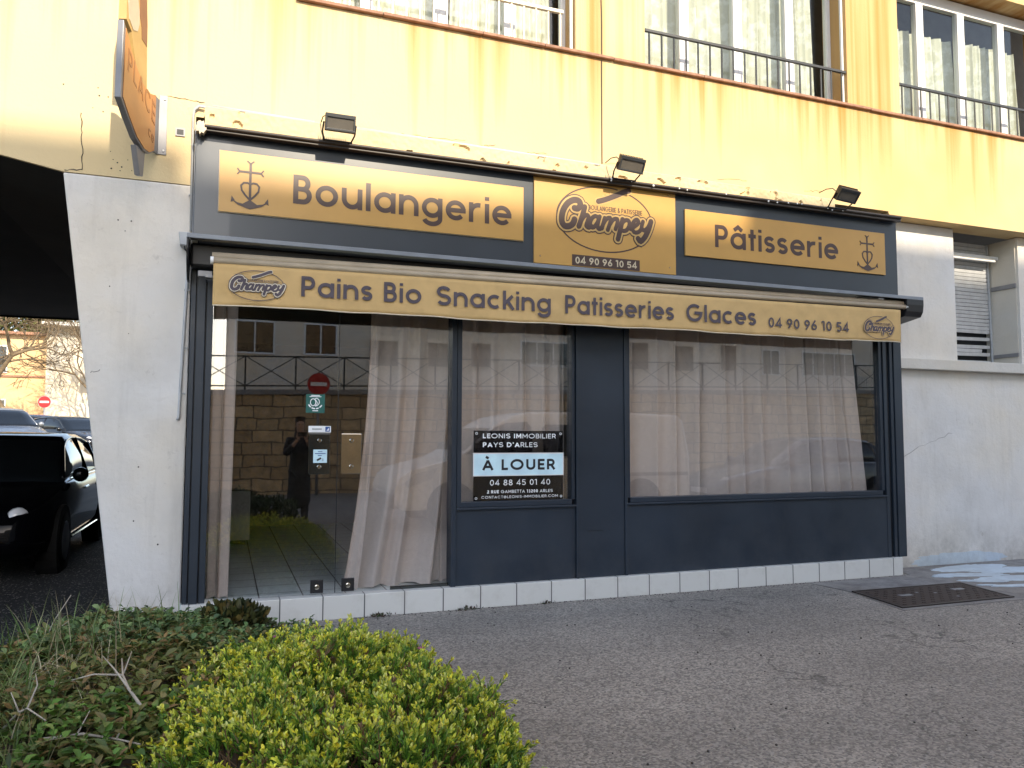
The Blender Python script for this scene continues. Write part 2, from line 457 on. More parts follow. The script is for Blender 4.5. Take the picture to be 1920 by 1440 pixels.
# ------------------------------------------------------------------ stroke lettering
def arc(cx, cy, rx, ry, a0, a1, n=16):
    return [(cx + rx * math.cos(R(a0 + (a1 - a0) * i / n)), cy + ry * math.sin(R(a0 + (a1 - a0) * i / n))) for i in range(n + 1)]
def glyph(ch, w):
    h = w / 2; xh = .74; r = (xh - w) / 2; cy = xh / 2; Rr = .5 - h
    x2 = h + 2 * r
    o = [arc(h + r, cy, r, r, 0, 360, 28)]
    if ch == 'o': return 2 * r + w, o
    if ch == 'a': return 2 * r + w, o + [[(x2, 0), (x2, xh)]]
    if ch == 'â': return 2 * r + w, o + [[(x2, 0), (x2, xh)], [(h + r - .19, .84), (h + r, 1.0), (h + r + .19, .84)]]
    if ch == 'g': return 2 * r + w, o + [[(x2, xh), (x2, -.02)] + arc(h + r, -.02, r, .2, 0, -165, 14)]
    if ch == 'u': return 2 * r * .92 + w, [[(h, xh), (h, h + r)] + arc(h + r * .92, h + r, r * .92, r, 180, 360, 14), [(h + 2 * r * .92, 0), (h + 2 * r * .92, xh)]]
    if ch == 'n': return 2 * r * .92 + w, [[(h, 0), (h, xh)], arc(h + r * .92, xh - h - r, r * .92, r, 180, 0, 14) + [(h + 2 * r * .92, 0)]]
    if ch == 'r': return r * 1.1 + w, [[(h, 0), (h, xh)], arc(h + r, xh - h - r, r, r, 180, 78, 8)]
    if ch == 'i': return w, [[(h, 0), (h, xh)], [(h, .86), (h, 1.0)]]
    if ch == 'l': return w, [[(h, 0), (h, 1.0)]]
    if ch == 'e': return 2 * r + w, [[(h * 1.2, cy), (x2 + h * .98, cy)], arc(h + r, cy, r, r, -1, 318, 26)]
    if ch == 'c': return 2 * r + w * .6, [arc(h + r, cy, r, r, 48, 312, 22)]
    if ch == 's':
        q = (xh - w) / 4; k = q * 1.25
        return 2 * k + w, [arc(h + k, xh - h - q, k, q, 25, 270, 14) + arc(h + k, h + q, k, q, 90, -155, 14)[1:]]
    if ch == 't': return .36, [[(.18, 0), (.18, .96)], [(0, xh - h), (.36, xh - h)]]
    if ch == 'k': return .56, [[(h, 0), (h, 1.0)], [(h, .30), (.50, xh)], [(.24, .46), (.54, 0)]]
    q = (1 - w) / 4
    if ch == 'S': k = q * 1.3; return 2 * k + w, [arc(h + k, 1 - h - q, k, q, 25, 270, 14) + arc(h + k, h + q, k, q, 90, -155, 14)[1:]]
    if ch == 'O': return 2 * Rr + w, [arc(h + Rr, .5, Rr, Rr, 0, 360, 30)]
    if ch == 'C': return 1.75 * Rr + w, [arc(h + Rr, .5, Rr, Rr, 45, 315, 24)]
    if ch == 'G': return 2 * Rr + w, [arc(h + Rr, .5, Rr, Rr, 48, 360, 26) + [(h + Rr, .5)]]
    if ch == 'P': return .60, [[(h, 0), (h, 1)], [(h, 1 - h), (.33, 1 - h)] + arc(.33, .72 - h / 2, .25 - h + .03, .28 - h / 2, 90, -90, 12) + [(h, .44)]]
    if ch == 'R': return .62, [[(h, 0), (h, 1)], [(h, 1 - h), (.33, 1 - h)] + arc(.33, .72 - h / 2, .25 - h + .03, .28 - h / 2, 90, -90, 12) + [(h, .44)], [(.34, .44), (.58, 0)]]
    if ch == 'B': return .60, [[(h, 0), (h, 1)], [(h, 1 - h), (.30, 1 - h)] + arc(.30, .76 - h / 2, .22 - h + .03, .24 - h / 2, 90, -90, 12) + [(h, .52)], [(.30, .52)] + arc(.32, .26 + h / 2, .25 - h + .03, .26 - h / 2, 90, -90, 12) + [(h, h)]]
    if ch == 'D': return .78, [[(h, 0), (h, 1)], [(h, 1 - h), (.30, 1 - h)] + arc(.30, .5, .48 - h, .5 - h, 90, -90, 18) + [(h, h)]]
    if ch == 'E': return .52, [[(h, 0), (h, 1)], [(h, 1 - h), (.52, 1 - h)], [(h, .5), (.48, .5)], [(h, h), (.52, h)]]
    if ch == 'L': return .48, [[(h, 1), (h, h), (.48, h)]]
    if ch == 'I': return w, [[(h, 0), (h, 1)]]
    if ch == 'T': return .56, [[(.28, 0), (.28, 1)], [(0, 1 - h), (.56, 1 - h)]]
    if ch == 'N': return .70, [[(h, 0), (h, 1)], [(h, .96), (.70 - h, .04)], [(.70 - h, 0), (.70 - h, 1)]]
    if ch == 'M': return .84, [[(h, 0), (h, 1)], [(h, .96), (.42, .30), (.84 - h, .96)], [(.84 - h, 0), (.84 - h, 1)]]
    if ch == 'A': return .78, [[(h * .6, 0), (.39, 1 - h)], [(.39, 1 - h), (.78 - h * .6, 0)], [(.16, .30), (.62, .30)]]
    if ch == 'À': return .78, [[(h * .6, 0), (.39, 1 - h)], [(.39, 1 - h), (.78 - h * .6, 0)], [(.16, .30), (.62, .30)], [(.24, 1.25), (.44, 1.10)]]
    if ch == 'Y': return .70, [[(.03, 1), (.35, .45), (.67, 1)], [(.35, .47), (.35, 0)]]
    if ch == 'U': return .70, [[(h, 1), (h, .36)] + arc(.35, .36, .35 - h, .36 - h, 180, 360, 14) + [(.70 - h, 1)]]
    if ch == '0': return .56, [arc(.28, .5, .28 - h, .5 - h, 0, 360, 28)]
    if ch == '1': return .34, [[(0, .86), (.22, .98)], [(.24, 0), (.24, 1)]]
    if ch == '2': return .54, [arc(.27, 1 - .27, .27 - h, .27 - h, 165, -35, 12) + [(h, h), (.54, h)]]
    if ch == '3': return .54, [arc(.25, .75, .24 - h, .25 - h, 150, -90, 12), arc(.26, .28, .27 - h, .28 - h, 90, -150, 14)]
    if ch == '4': return .60, [[(.42, 0), (.42, .97), (.05, .27), (.60, .27)]]
    if ch == '5': return .56, [[(.50, 1 - h), (.13, 1 - h), (.09, .56)] + arc(.27, .33, .28 - h, .33 - h, 125, -150, 18)]
    if ch == '6': return .56, [arc(.28, .31, .28 - h, .31 - h, 0, 360, 24), [(.40, 1.0), (.06, .40)]]
    if ch == '9': return .56, [arc(.28, .69, .28 - h, .31 - h, 0, 360, 24), [(.16, 0), (.50, .60)]]
    if ch == '8': return .56, [arc(.28, .75, .24 - h, .25 - h, 0, 360, 22), arc(.28, .26, .28 - h, .27 - h, 0, 360, 22)]
    if ch == '&': return .62, [[(.62, 0), (.16, .66)] + arc(.28, .80, .14, .15, 190, -20, 10) + [(.10, .34)] + arc(.24, .22, .18, .20, 150, 330, 10) + [(.60, .48)]]
    if ch == '@': return .9, [arc(.45, .45, .40, .42, -40, 300, 22), arc(.45, .45, .16, .18, 0, 360, 14)]
    if ch == '-': return .34, [[(.02, .38), (.32, .38)]]
    if ch == '.': return w, [[(h, 0), (h, w)]]
    if ch == "'": return w, [[(h, .74), (h * 1.2, 1)]]
    return .36, []
def ribbon(mb, pts, w, d0, d1, fn, cap=False):
    P = [Vector(p) for p in pts]
    P = [P[0]] + [b for a, b in zip(P, P[1:]) if (a - b).length > 1e-5]
    closed = (P[0] - P[-1]).length < 1e-6
    if closed: P = P[:-1]
    n = len(P); Lf = []; Rt = []
    for i in range(n):
        a = P[(i - 1) % n] if closed or i > 0 else None
        b = P[(i + 1) % n] if closed or i < n - 1 else None
        d1_ = (P[i] - a).normalized() if a is not None else None
        d2_ = (b - P[i]).normalized() if b is not None else None
        d1_ = d2_ if d1_ is None else d1_
        d2_ = d1_ if d2_ is None else d2_
        m = (d1_ + d2_)
        m = m.normalized() if m.length > 1e-6 else d1_
        nn = Vector((-m.y, m.x)); k = max(.45, nn.dot(Vector((-d1_.y, d1_.x))))
        Lf.append(P[i] + nn * (w / 2 / k)); Rt.append(P[i] - nn * (w / 2 / k))
    k0 = len(mb.v)
    for i in range(n):
        e1 = d1 + 1.2e-5 * i
        mb.v += [tuple(fn(Lf[i].x, Lf[i].y, e1)), tuple(fn(Rt[i].x, Rt[i].y, e1)), tuple(fn(Lf[i].x, Lf[i].y, d0)), tuple(fn(Rt[i].x, Rt[i].y, d0))]
    for i in range(n if closed else n - 1):
        a = k0 + 4 * i; b = k0 + 4 * ((i + 1) % n)
        mb.f += [(a, a + 1, b + 1, b), (a, b, b + 2, a + 2), (a + 1, a + 3, b + 3, b + 1)]
    if not closed and cap:
        for e in (0, n - 1):
            mb.prism(arc(P[e].x, P[e].y, w / 2, w / 2, 0, 360, 18)[:-1], fn, d0, d1 - .0003)
def text(mb, s, x0, x1, z0, cap, w, fn, d0=0.0, th=.0015, gap=.11, space=.34, slope=0.0, italic=0.0):
    # '|' switches between regular and bold
    bold = 1.0; x = 0.0; out = []
    for ch in s:
        if ch == '|': bold = 1.5 if bold == 1.0 else 1.0; continue
        if ch == ' ': x += space; continue
        a, st = glyph(ch, w * bold)
        out.append((x, st, w * bold)); x += a + gap
    tot = x - gap
    kx = (x1 - x0) / tot
    for i, (ox, st, ww) in enumerate(out):
        for j, pts in enumerate(st):
            q = [(x0 + (ox + p[0]) * kx + italic * p[1] * cap, z0 + p[1] * cap + slope * ((ox + p[0]) * kx)) for p in pts]
            ribbon(mb, q, ww * (cap + kx) / 2, d0, d0 + th + .0004 * (j % 4), fn)
    return mb

# ------------------------------------------------------------------ the setting: ground
def gz(x, y):
    t = min(1, max(0, (y - 9) / 10)); return .7 * t * t * (3 - 2 * t)
g = MB()
xs = [-300, -60] + list(range(-30, 31, 3)) + [60, 300]
ys = [-300, -60, -30, -15, -9, -3, 3, 9] + list(range(10, 24, 1)) + [30, 60, 300]
g.v = [(x, y, gz(x, y)) for x in xs for y in ys]
ny = len(ys)
g.f = [(i * ny + j, (i + 1) * ny + j, (i + 1) * ny + j + 1, i * ny + j + 1) for i in range(len(xs) - 1) for j in range(ny - 1)]
struct(g.build('ground', M_asphalt, smooth=True))
g = MB()
for k in range(20):
    pass
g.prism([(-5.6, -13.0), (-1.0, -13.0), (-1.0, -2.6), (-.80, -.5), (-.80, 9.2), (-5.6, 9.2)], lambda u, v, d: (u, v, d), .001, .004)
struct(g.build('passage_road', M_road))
g = MB().prism([(-.90, -2.6), (-.80, -2.6), (-.66, -.45), (-.66, .1), (-.79, .1), (-.79, -.5)], lambda u, v, d: (u, v, d), .0, .06)
struct(g.build('kerb', M_concrete))
g = MB().prism([(5.44, -.10), (5.50, -.55), (5.33, -1.33), (6.75, -1.36), (7.6, -.75), (9.5, -.65), (9.5, .27), (6.9, .27), (6.75, -.10)], lambda u, v, d: (u, v, d), .001, .0045)
struct(g.build('concrete_patch', M_concrete))
def blob(cx, cy, rx, ry, n, jit, seed, ang=0.0):
    rr = random.Random(seed); o = []
    for i in range(n):
        t = 2 * math.pi * i / n; k = 1 + rr.uniform(-jit, jit)
        a, b = rx * k * math.cos(t), ry * k * math.sin(t)
        o.append((cx + a * math.cos(ang) - b * math.sin(ang), cy + a * math.sin(ang) + b * math.cos(ang)))
    return o
g = MB()
def jag(cx, cy, rx, ry, n, seed, ang):
    o = []
    for i in range(n):
        t = 2 * math.pi * i / n
        k = 1 + .22 * mnoise.noise(Vector((math.cos(t) * 2.2, math.sin(t) * 2.2, seed))) + .16 * mnoise.noise(Vector((math.cos(t) * 9, math.sin(t) * 9, seed)))
        a, b = rx * k * math.cos(t), ry * k * math.sin(t)
        o.append((cx + a * math.cos(ang) - b * math.sin(ang), cy + a * math.sin(ang) + b * math.cos(ang)))
    return o
for i, (cx, cy, rx, ry, an) in enumerate([(7.75, .02, .55, .16, .05), (7.35, -.30, .42, .10, -.25), (8.2, -.25, .62, .17, -.1), (7.15, -.60, .24, .05, -.45), (7.65, -.60, .50, .13, -.1), (8.5, -.62, .5, .14, 0), (7.30, -.90, .30, .06, -.2), (8.0, -.95, .45, .08, .05), (6.98, -.30, .10, .03, -.5), (7.0, -.78, .10, .025, -.3), (7.5, -1.12, .22, .03, -.1)]):
    g.prism(jag(cx, cy, rx, ry, 60, i * 3.7, an), lambda u, v, d: (u, v, d), .0046, .0066 + .0006 * i)
struct(g.build('spilt_paint', M_bluepaint))
WP = MB().prism(jag(7.95, .045, .72, .085, 60, 40, 0), lambda u, v, d: (u, .30 - d, max(.002, v)), -.01, .002).build('paint_stain', M_bluepaint)
WP['label'] = 'pale blue paint splashed along the foot of the white wall'; WP['category'] = 'paint stain'
g = MB().prism([(-1.35, -3.9), (1.15, -3.9), (1.05, -2.2), (.55, -1.45), (.05, -.35), (-.62, -.2), (-1.05, -.7)], lambda u, v, d: (u, v, d), .0, .05)
struct(g.build('planting_bed', M_soil))
# raised street across the road, held up by the stone wall
g = MB().box(-80, 80, -120, -13.9, .0, 2.55)
struct(g.build('raised_street', M_asphalt))

# ------------------------------------------------------------------ our building
BLD = thing('apartment_building', 'ochre rendered apartment building over the bakery and the dark drive-through', 'building')
mb = MB()
mb.prism([(-8, 3.54), (-2.0, 3.54), (-1.178, 3.388), (-.28, 3.388), (-.28, 5.04), (-8, 5.04)], XZ(.1), -.03, 0)
mb.prism([(-.28, 3.94), (6.82, 3.94), (6.83, 3.905), (14, 3.905), (14, 5.04), (-.28, 5.04)], XZ(.1), -.30, 0)
wins = [(.48, 3.01), (3.76, 6.29), (7.04, 9.57), (10.32, 12.85)]
px = -8
for a, b in wins:
    mb.box(px, a, .1, .45, 5.04, 6.78); px = b
mb.box(px, 14, .1, .45, 5.04, 6.78)
mb.box(-8, 14, .1, .45, 6.78, 9.6)
mb.build('upper_wall', M_wall, BLD)
BX('flat_roof', M_concrete, BLD, -8, 14, .46, 9.6, 9.3, 9.6)
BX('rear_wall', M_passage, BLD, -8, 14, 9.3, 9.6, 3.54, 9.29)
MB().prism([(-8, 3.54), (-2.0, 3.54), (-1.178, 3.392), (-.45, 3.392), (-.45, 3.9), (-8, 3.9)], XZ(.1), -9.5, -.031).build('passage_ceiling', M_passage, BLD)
BX('upper_floor', M_roomdark, BLD, -.44, 14, .46, 9.29, 4.3, 4.6)
BX('upper_back_room_wall', M_roomdark, BLD, -7.9, 13.9, 3.2, 3.3, 4.61, 9.29)
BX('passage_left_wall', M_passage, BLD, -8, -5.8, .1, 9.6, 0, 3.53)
# left pylon, tapering downwards
MB().prism([(-.735, 0), (-.28, 0), (-.28, 3.384), (-1.178, 3.384)], XZ(.1), -1.1, 0).build('pylon', M_white, BLD, bevel=.012)
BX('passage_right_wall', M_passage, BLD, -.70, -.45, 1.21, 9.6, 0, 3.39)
# right of the shop
mb = MB()
mb.box(6.83, 8.0, .28, .6, 2.33, 3.90)
mb.box(9.07, 14, .28, .6, 2.33, 3.90)
mb.box(6.83, 14, .30, .6, 0, 2.21)
mb.build('side_wall', M_white, BLD)
BX('wall_cap', M_greyrender, BLD, 7.02, 14, .19, .6, 2.212, 2.328, bevel=.006)
BX('cap_end', M_grey, BLD, 6.93, 7.018, .2, .32, 2.225, 2.318)
mb = MB()
mb.box(9.0705, 9.35, .605, 2.0, 2.33, 3.90); mb.box(7.9, 9.35, .9, 1.0, 2.33, 3.90)
mb.build('niche', M_greyrender, BLD)
BX('niche_side', M_greyrender, BLD, 9.055, 9.069, .31, .9, 2.335, 3.895)
for q in ((9.035, 9.053, .30, .62, 3.28, 3.335), (9.035, 9.053, .30, .62, 2.43, 2.475)): BX('cable_duct', M_grey, BLD, *q, bevel=.004)
mb = MB(); rr = random.Random(4)
z = 2.38; k = 0
while z < 3.86:
    k += 1
    if k in (2, 6, 8): z += .05; continue
    tl = rr.uniform(-.004, .004) if z > 2.75 else rr.uniform(-.018, .018)
    mt = Matrix.Translation((8.53, .66, z)) @ Matrix.Rotation(tl, 4, 'Y') @ Matrix.Rotation(.2, 4, 'X')
    mb.box(-.52 if k > 4 else -.50, .50 if k > 9 else (.35 if k == 4 else .49), -.006, .006, -.021, .021, mt)
    z += .0475
sh = mb.build('roller_shutter', M_slat, BLD, bevel=.003)
sh['label'] = 'white roller shutter with broken lowest slats'
MB().tube([(9.045, .645, 2.34), (9.02, .645, 3.88)], .014).build('shutter_rail', M_lightgrey, BLD)
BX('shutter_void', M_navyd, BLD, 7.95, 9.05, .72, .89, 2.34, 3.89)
LT = thing('strip_lamp', 'white fluorescent strip lamp fixed across the niche above the broken shutter', 'lamp')
MB().box(8.1, 9.03, .50, .55, 3.66, 3.70).build('lamp_body', M_frame, LT, bevel=.006)
MB().tube([(8.15, .515, 3.642), (8.98, .515, 3.642)], .014, 10).build('tube', M_frame, LT)
# terracotta ledge under the windows
mb = MB(); rr = random.Random(3); x = .46
while x < 14:
    x2 = min(14, x + rr.uniform(.6, 1.1)); dz = rr.uniform(-.003, .003)
    mb.box(x, x2 - .004, .062 + rr.uniform(-.004, .004), .44, 5.042 + dz, 5.072 + dz); x = x2
mb.build('terracotta_ledge', M_terra, BLD, bevel=.006)
# expansion joint, cracks, plug holes
mb = MB()
mb.tube([(3.283, .0985, z_ + 0.0) for z_ in np.linspace(4.02, 5.03, 12)], .006, 6)
mb.tube([(3.283 + rr.uniform(-.004, .004), .0985, z_) for z_ in np.linspace(5.08, 6.7, 12)], .006, 6)
mb.build('expansion_joint', M_dark, BLD)
mb = MB()
def crack(p, q, n, j, r_, y=.0995):
    pts = []
    for i in range(n + 1):
        t = i / n
        pts.append((p[0] + (q[0] - p[0]) * t + rr.uniform(-j, j), y, p[1] + (q[1] - p[1]) * t + rr.uniform(-j, j)))
    MB().tube(pts, [r_ * rr.uniform(.4, 1.2) for _ in pts], 5).build('crack', M_dark, BLD)
crack((-1.076, 3.85), (-1.05, 3.42), 14, .005, .0035)
crack((-1.05, 3.42), (-1.17, 3.40), 6, .006, .005)
crack((-.50, 4.075), (-.22, 4.06), 10, .006, .0035)
for _ in range(7):
    a = rr.uniform(1.0, 5.8); crack((a, 4.03), (a + rr.uniform(.1, .4), 4.03 + rr.uniform(-.01, .05)), 8, .008, .0022)
crack((7.05, 1.2), (7.9, 1.5), 12, .02, .0018, .2995)
crack((-.95, 1.9), (-.88, 1.92), 4, .01, .0025)
mb = MB()
for hx, hz in [(-1.0, 3.9), (-.97, 4.06), (-.96, 4.0), (-.66, 3.70), (-.70, 3.72), (-.87, 3.58), (-.85, 3.52), (-.82, 3.50), (-.75, 3.53), (-.79, 3.47), (-.70, 3.58), (-.72, 3.45), (-.86, 3.45), (-.80, 3.44), (-.80, 3.06), (-.71, 3.06), (-.75, 2.98), (-.9, 4.0), (-.93, 3.88), (-1.2, 4.05), (-.5, 3.87), (-.6, 1.2), (-.45, .62), (-.62, .80), (-.84, 2.55), (-.70, 2.2)]:
    MB().lathe([(rr.uniform(.003, .007), -.001), (.003, .0015)], (hx, .099, hz), (0, -1, 0), 8).build('plug_hole', M_black, BLD)
mb = MB()
for i, (px_, pz_, ra, rb) in enumerate([(1.05, 4.06, .05, .035), (2.8, 4.03, .07, .02), (5.3, 3.99, .06, .02), (-.3, 3.98, .05, .04)]):
    MB().prism(blob(px_, pz_, ra, rb, 14, .35, i + 20), XZ(.1), -.002, .0012).build('flaked_patch', M_ledge, BLD)
BX('vent', M_grey, BLD, -.425, -.355, .09, .097, 3.765, 3.828)
BX('vent_hole', M_navyd, BLD, -.414, -.366, .088, .0895, 3.776, 3.817)
# crumbling render ledge above the fascia
def ledge_pt(u, v):
    x = -.21 + 6.16 * u
    t = 3.99 - .05 * u
    n1 = mnoise.noise(Vector((x * 9, v * 2.2, 3))); n2 = mnoise.noise(Vector((x * 3.1, 7, v)))
    n3 = mnoise.noise(Vector((x * 31, v * 4, 9)))
    chip = .022 if n1 + .6 * n2 > .50 - .10 * u else 0
    if v >= .999: return (x, .098, t + .006 * n1)
    y = -.030 + chip + .004 * n3 + (.010 if v > .9 else 0)
    return (x, y, 3.832 + (t - 3.832) * v / .93 - (.012 if chip and v > .8 else 0) + .003 * n3)
mb = MB().grid(ledge_pt, 620, 14)
mb.build('render_ledge', M_ledge, BLD, fix=False)

# upper windows
def upper_window(x0, x1, mats, bars, iron, first):
    W_ = MB()
    y0, y1 = .33, .39
    W_.box(x0, x0 + .05, y0, y1, 5.08, 6.76); W_.box(x1 - .05, x1, y0, y1, 5.08, 6.76)
    W_.box(x0 + .05, x1 - .05, y0, y1, 6.62, 6.76); W_.box(x0 + .05, x1 - .05, y0, y1, 5.08, 5.13)
    for f_ in bars:
        c = x0 + f_ * (x1 - x0)
        W_.box(c - .055, c + .055, y0 - .012, y1, 5.13, 6.62)
        W_.box(c - .005, c + .005, y0 - .016, y0 - .0125, 5.14, 6.6)
    w = W_.build('window_frame', mats, BLD, bevel=.006)
    e = [x0 + .05] + [v for f_ in bars for v in (x0 + f_ * (x1 - x0) - .056, x0 + f_ * (x1 - x0) + .056)] + [x1 - .05]
    for i in range(0, len(e), 2):
        BX('pane', M_glassup, w, e[i], e[i + 1], .355, .361, 5.131, 6.619)
    # railing
    r_ = MB()
    if iron is M_iron:
        r_.box(x0 + .01, x1 - .01, .105, .135, 5.425, 5.45)
        n = 18
        for i in range(n):
            c = x0 + .06 + (x1 - x0 - .12) * i / (n - 1)
            r_.tube([(c, .12, 5.05), (c, .12, 5.43)], .0095, 6)
    else:
        r_.box(x0 + .01, x1 - .12, .105, .14, 5.425, 5.455)
        n = 20
        for i in range(n):
            c = x0 + .05 + (x1 - x0 - .2) * i / (n - 1)
            r_.box(c - .007, c + .007, .112, .126, 5.05, 5.43)
    r_.build('window_railing', iron, BLD)
for i, (a, b) in enumerate(wins):
    upper_window(a, b, M_frame, (.235, .50, .77), M_ironw if i == 0 else M_iron, i == 0)
# strip on the right jamb of the middle window
BX('jamb_strip', M_frame, BLD, 6.262, 6.286, .14, .165, 5.08, 6.76)
BX('jamb_strip', M_frame, BLD, 2.975, 2.998, .14, .165, 5.08, 6.76)

def curtain(name, mat, top, bot, z0, z1, y, folds, amp, label, cat='curtain', flare=0.0, seed=0, group=None, nv=26, drift=0.0, pw=1.15):
    rr_ = random.Random(seed)
    nu = folds * 16
    ph = [rr_.uniform(0, 6.28) for _ in range(6)]
    wob = [rr_.uniform(.7, 1.3) for _ in range(folds + 2)]
    def fn(u, v):
        a = top[0] + (top[1] - top[0]) * u; b = bot[0] + (bot[1] - bot[0]) * u
        tt = 1 - v
        x = a + (b - a) * (tt ** pw)
        fu = u * folds
        p_ = 2 * math.pi * fu + .9 * math.sin(2 * math.pi * u * 1.7 + ph[0]) + drift * tt
        s = math.sin(p_ + .65 * math.sin(p_))
        s = math.copysign(abs(s) ** 1.25, s)
        s2 = .35 * math.sin(2 * math.pi * fu * .5 + ph[1] + 1.3 * tt)
        A = amp * wob[int(fu)] * (.8 + .2 * tt)
        yy = y + A * (s + s2) - flare * max(0, tt - .86) * (1 + math.sin(9 * u + ph[2])) * 2
        x += .25 * A * math.cos(2 * math.pi * fu + ph[3])
        return (x, yy, z0 + (z1 - z0) * v - (0.012 * math.sin(14 * u) if v == 0 else 0))
    o = MB().grid(fn, nu, nv).build(name, mat, smooth=True, fix=False)
    return tag(o, label, cat, group)
cl = [('left', 0), ('middle', 1), ('right', 2)]
k = 0
for i, (a, b) in enumerate(wins[:3]):
    nm = ['the leftmost upper window with cream iron railing', 'the middle upper window', 'the rightmost upper window'][i]
    m_ = a + (b - a) * .56
    curtain('sheer_curtain', M_sheer, (a + .03, m_ - .15), (a + .03, m_ - .1), 5.1, 6.72 if i != 2 else 6.35, .50, 9, .035, 'pale sheer curtain on the left side of ' + nm, seed=i, nv=8)
    curtain('sheer_curtain', M_sheer, (m_ + .02, b - .10), (m_ - .02, b - .06), 5.1, 6.72 if i != 2 else 6.40, .52, 8, .035, 'pale sheer curtain on the right side of ' + nm, seed=i + 9, nv=8)

# conduit, junction box
mb = MB()
mb.tube([(-.215, .07, 4.012), (-.26, .07, 4.015), (-.292, .078, 3.985), (-.300, .085, 3.93), (-.290, .085, 3.02)], .011)
mb.tube([(-.300, .085, 2.88), (-.318, .085, 2.2), (-.334, .085, 1.57), (-.345, .085, 1.555)], .011)
cd = mb.build('cable_conduit', M_lightgrey, smooth=True)
tag(cd, 'thin pale conduit running down the white pylon beside the shop', 'conduit')
for zz in (3.7, 3.3, 2.55, 2.1, 1.75): MB().box(-.335 + (zz - 1.6) * .012, -.295 + (zz - 1.6) * .012, .083, .0995, zz, zz + .012).build('clip', M_lightgrey, cd)
mb = MB().tube([(-.16, .02, 4.008), (.62, .03, 4.0)], .012).tube([(.95, .03, 4.0), (3.25, .03, 3.975)], .012)
tag(mb.build('cable_conduit', M_lightgrey, smooth=True), 'pale conduit lying along the crumbling ledge above the signs', 'conduit')
jb = MB().prism([(-.372, 2.985), (-.292, 2.985), (-.292, 2.88), (-.36, 2.885)], XZ(.06), -.03, .075).build('junction_box', M_lightgrey, bevel=.006)
tag(jb, 'grey junction box at the left end of the awning hood', 'box')
MB().tube([(-.33, .03, 2.883), (-.325, .03, 2.86), (-.31, .05, 2.85)], .006).build('cable_stub', M_black, jb)

# ------------------------------------------------------------------ shop front
SH = thing('storefront', 'navy painted shop front with large glass windows and glazed door', 'shop front')
# interior of the shop
mb = MB()
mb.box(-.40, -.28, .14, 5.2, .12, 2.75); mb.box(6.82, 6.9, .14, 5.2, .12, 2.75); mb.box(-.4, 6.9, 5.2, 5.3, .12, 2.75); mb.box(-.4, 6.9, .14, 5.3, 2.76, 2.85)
mb.build('room_wall', M_roomdark, BLD)
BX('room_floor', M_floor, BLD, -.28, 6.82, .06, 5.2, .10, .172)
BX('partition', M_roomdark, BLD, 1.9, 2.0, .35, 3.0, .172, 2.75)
CB = thing('counter', 'pale shop counter standing in the dim room behind the glass door', 'counter', (.2, 3.6, .172))
BX('body', M_frame, CB, -.42, .10, -.3, .3, .05, .62, bevel=.01)
BX('worktop', M_roomdark, CB, -.45, .13, -.33, .33, .621, .66, bevel=.01)
BX('plinth', M_black, CB, -.38, .06, -.25, .25, 0, .049)
ST = MB().box(-.27, 6.705, -.055, .058, 0, .182).build('tiled_step', M_step, bevel=.004)
tag(ST, 'white tiled step along the foot of the shop front', 'step')
mb = MB()
mb.box(-.27, -.235, -.0, .14, .183, 3.70 - .9); mb.box(-.225, -.165, -.012, .12, .183, 2.8); mb.box(-.155, -.112, -.004, .12, .183, 2.8)
mb.box(1.795, 1.838, -.02, .12, .183, 2.6); mb.box(1.845, 1.885, -.008, .12, .82, 2.6)
mb.box(2.915, 2.945, -.004, .12, .88, 2.6); mb.box(2.952, 2.978, -.022, .10, .183, 2.6); mb.box(3.440, 3.468, -.022, .10, .183, 2.6); mb.box(3.474, 3.505, -.004, .12, .88, 2.6)
mb.box(6.520, 6.560, .008, .12, .88, 2.6); mb.box(6.568, 6.612, -.004, .12, .183, 2.6); mb.box(6.660, 6.70, -.004, .12, .183, 2.8); mb.box(6.708, 6.815, -.014, .12, .183, 2.8)
mb.box(1.885, 2.915, -.004, .10, .835, .88); mb.box(1.840, 2.952, -.022, .10, .815, .833)
mb.box(3.505, 6.52, -.004, .10, .835, .88); mb.box(3.468, 6.567, -.022, .10, .815, .833)
mb.box(-.225, 6.70, .0, .12, 2.605, 2.79)
mb.build('frame', M_navy, SH, bevel=.003)
for q in ((-.234, -.113, .02, .11, .184, 2.79), (6.613, 6.659, .02, .11, .184, 2.79), (1.8385, 1.8445, .02, .1, .184, 2.6), (6.701, 6.707, .02, .1, .184, 2.6)): BX('groove', M_navyd, SH, *q)
for q in ((1.842, 2.950, .0, .08, .184, .813), (3.470, 6.566, .0, .08, .184, .813)): BX('lower_panel', M_navy, SH, *q, bevel=.002)
BX('pillar_panel', M_navy, SH, 2.980, 3.438, -.010, .10, .184, 2.6, bevel=.003)
BX('letter_slot', M_navyd, SH, 3.06, 3.22, -.0125, -.0105, .593, .598)
mb = MB()
mb.box(2.02, 2.2, -.0005, .01, .62, .6215)
w1 = BX('window_pane', M_glass, SH, 1.886, 2.914, .044, .050, .881, 2.604)
w2 = BX('window_pane', M_glass, SH, 3.506, 6.519, .044, .050, .881, 2.604)
d1 = BX('door_leaf', M_glass, SH, -.111, .852, .044, .052, .186, 2.60)
d2 = BX('door_leaf', M_glass, SH, .858, 1.793, .044, .052, .186, 2.60)
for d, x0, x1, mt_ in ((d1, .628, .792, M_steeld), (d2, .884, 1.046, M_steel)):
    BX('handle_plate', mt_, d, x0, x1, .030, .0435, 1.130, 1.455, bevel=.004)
    mb = MB()
    for zz in (1.19, 1.40): MB().lathe([(.017, 0), (.017, .008), (.012, .012)], ((x0 + x1) / 2, .030, zz), (0, -1, 0), 16).build('bolt', M_steel, d)
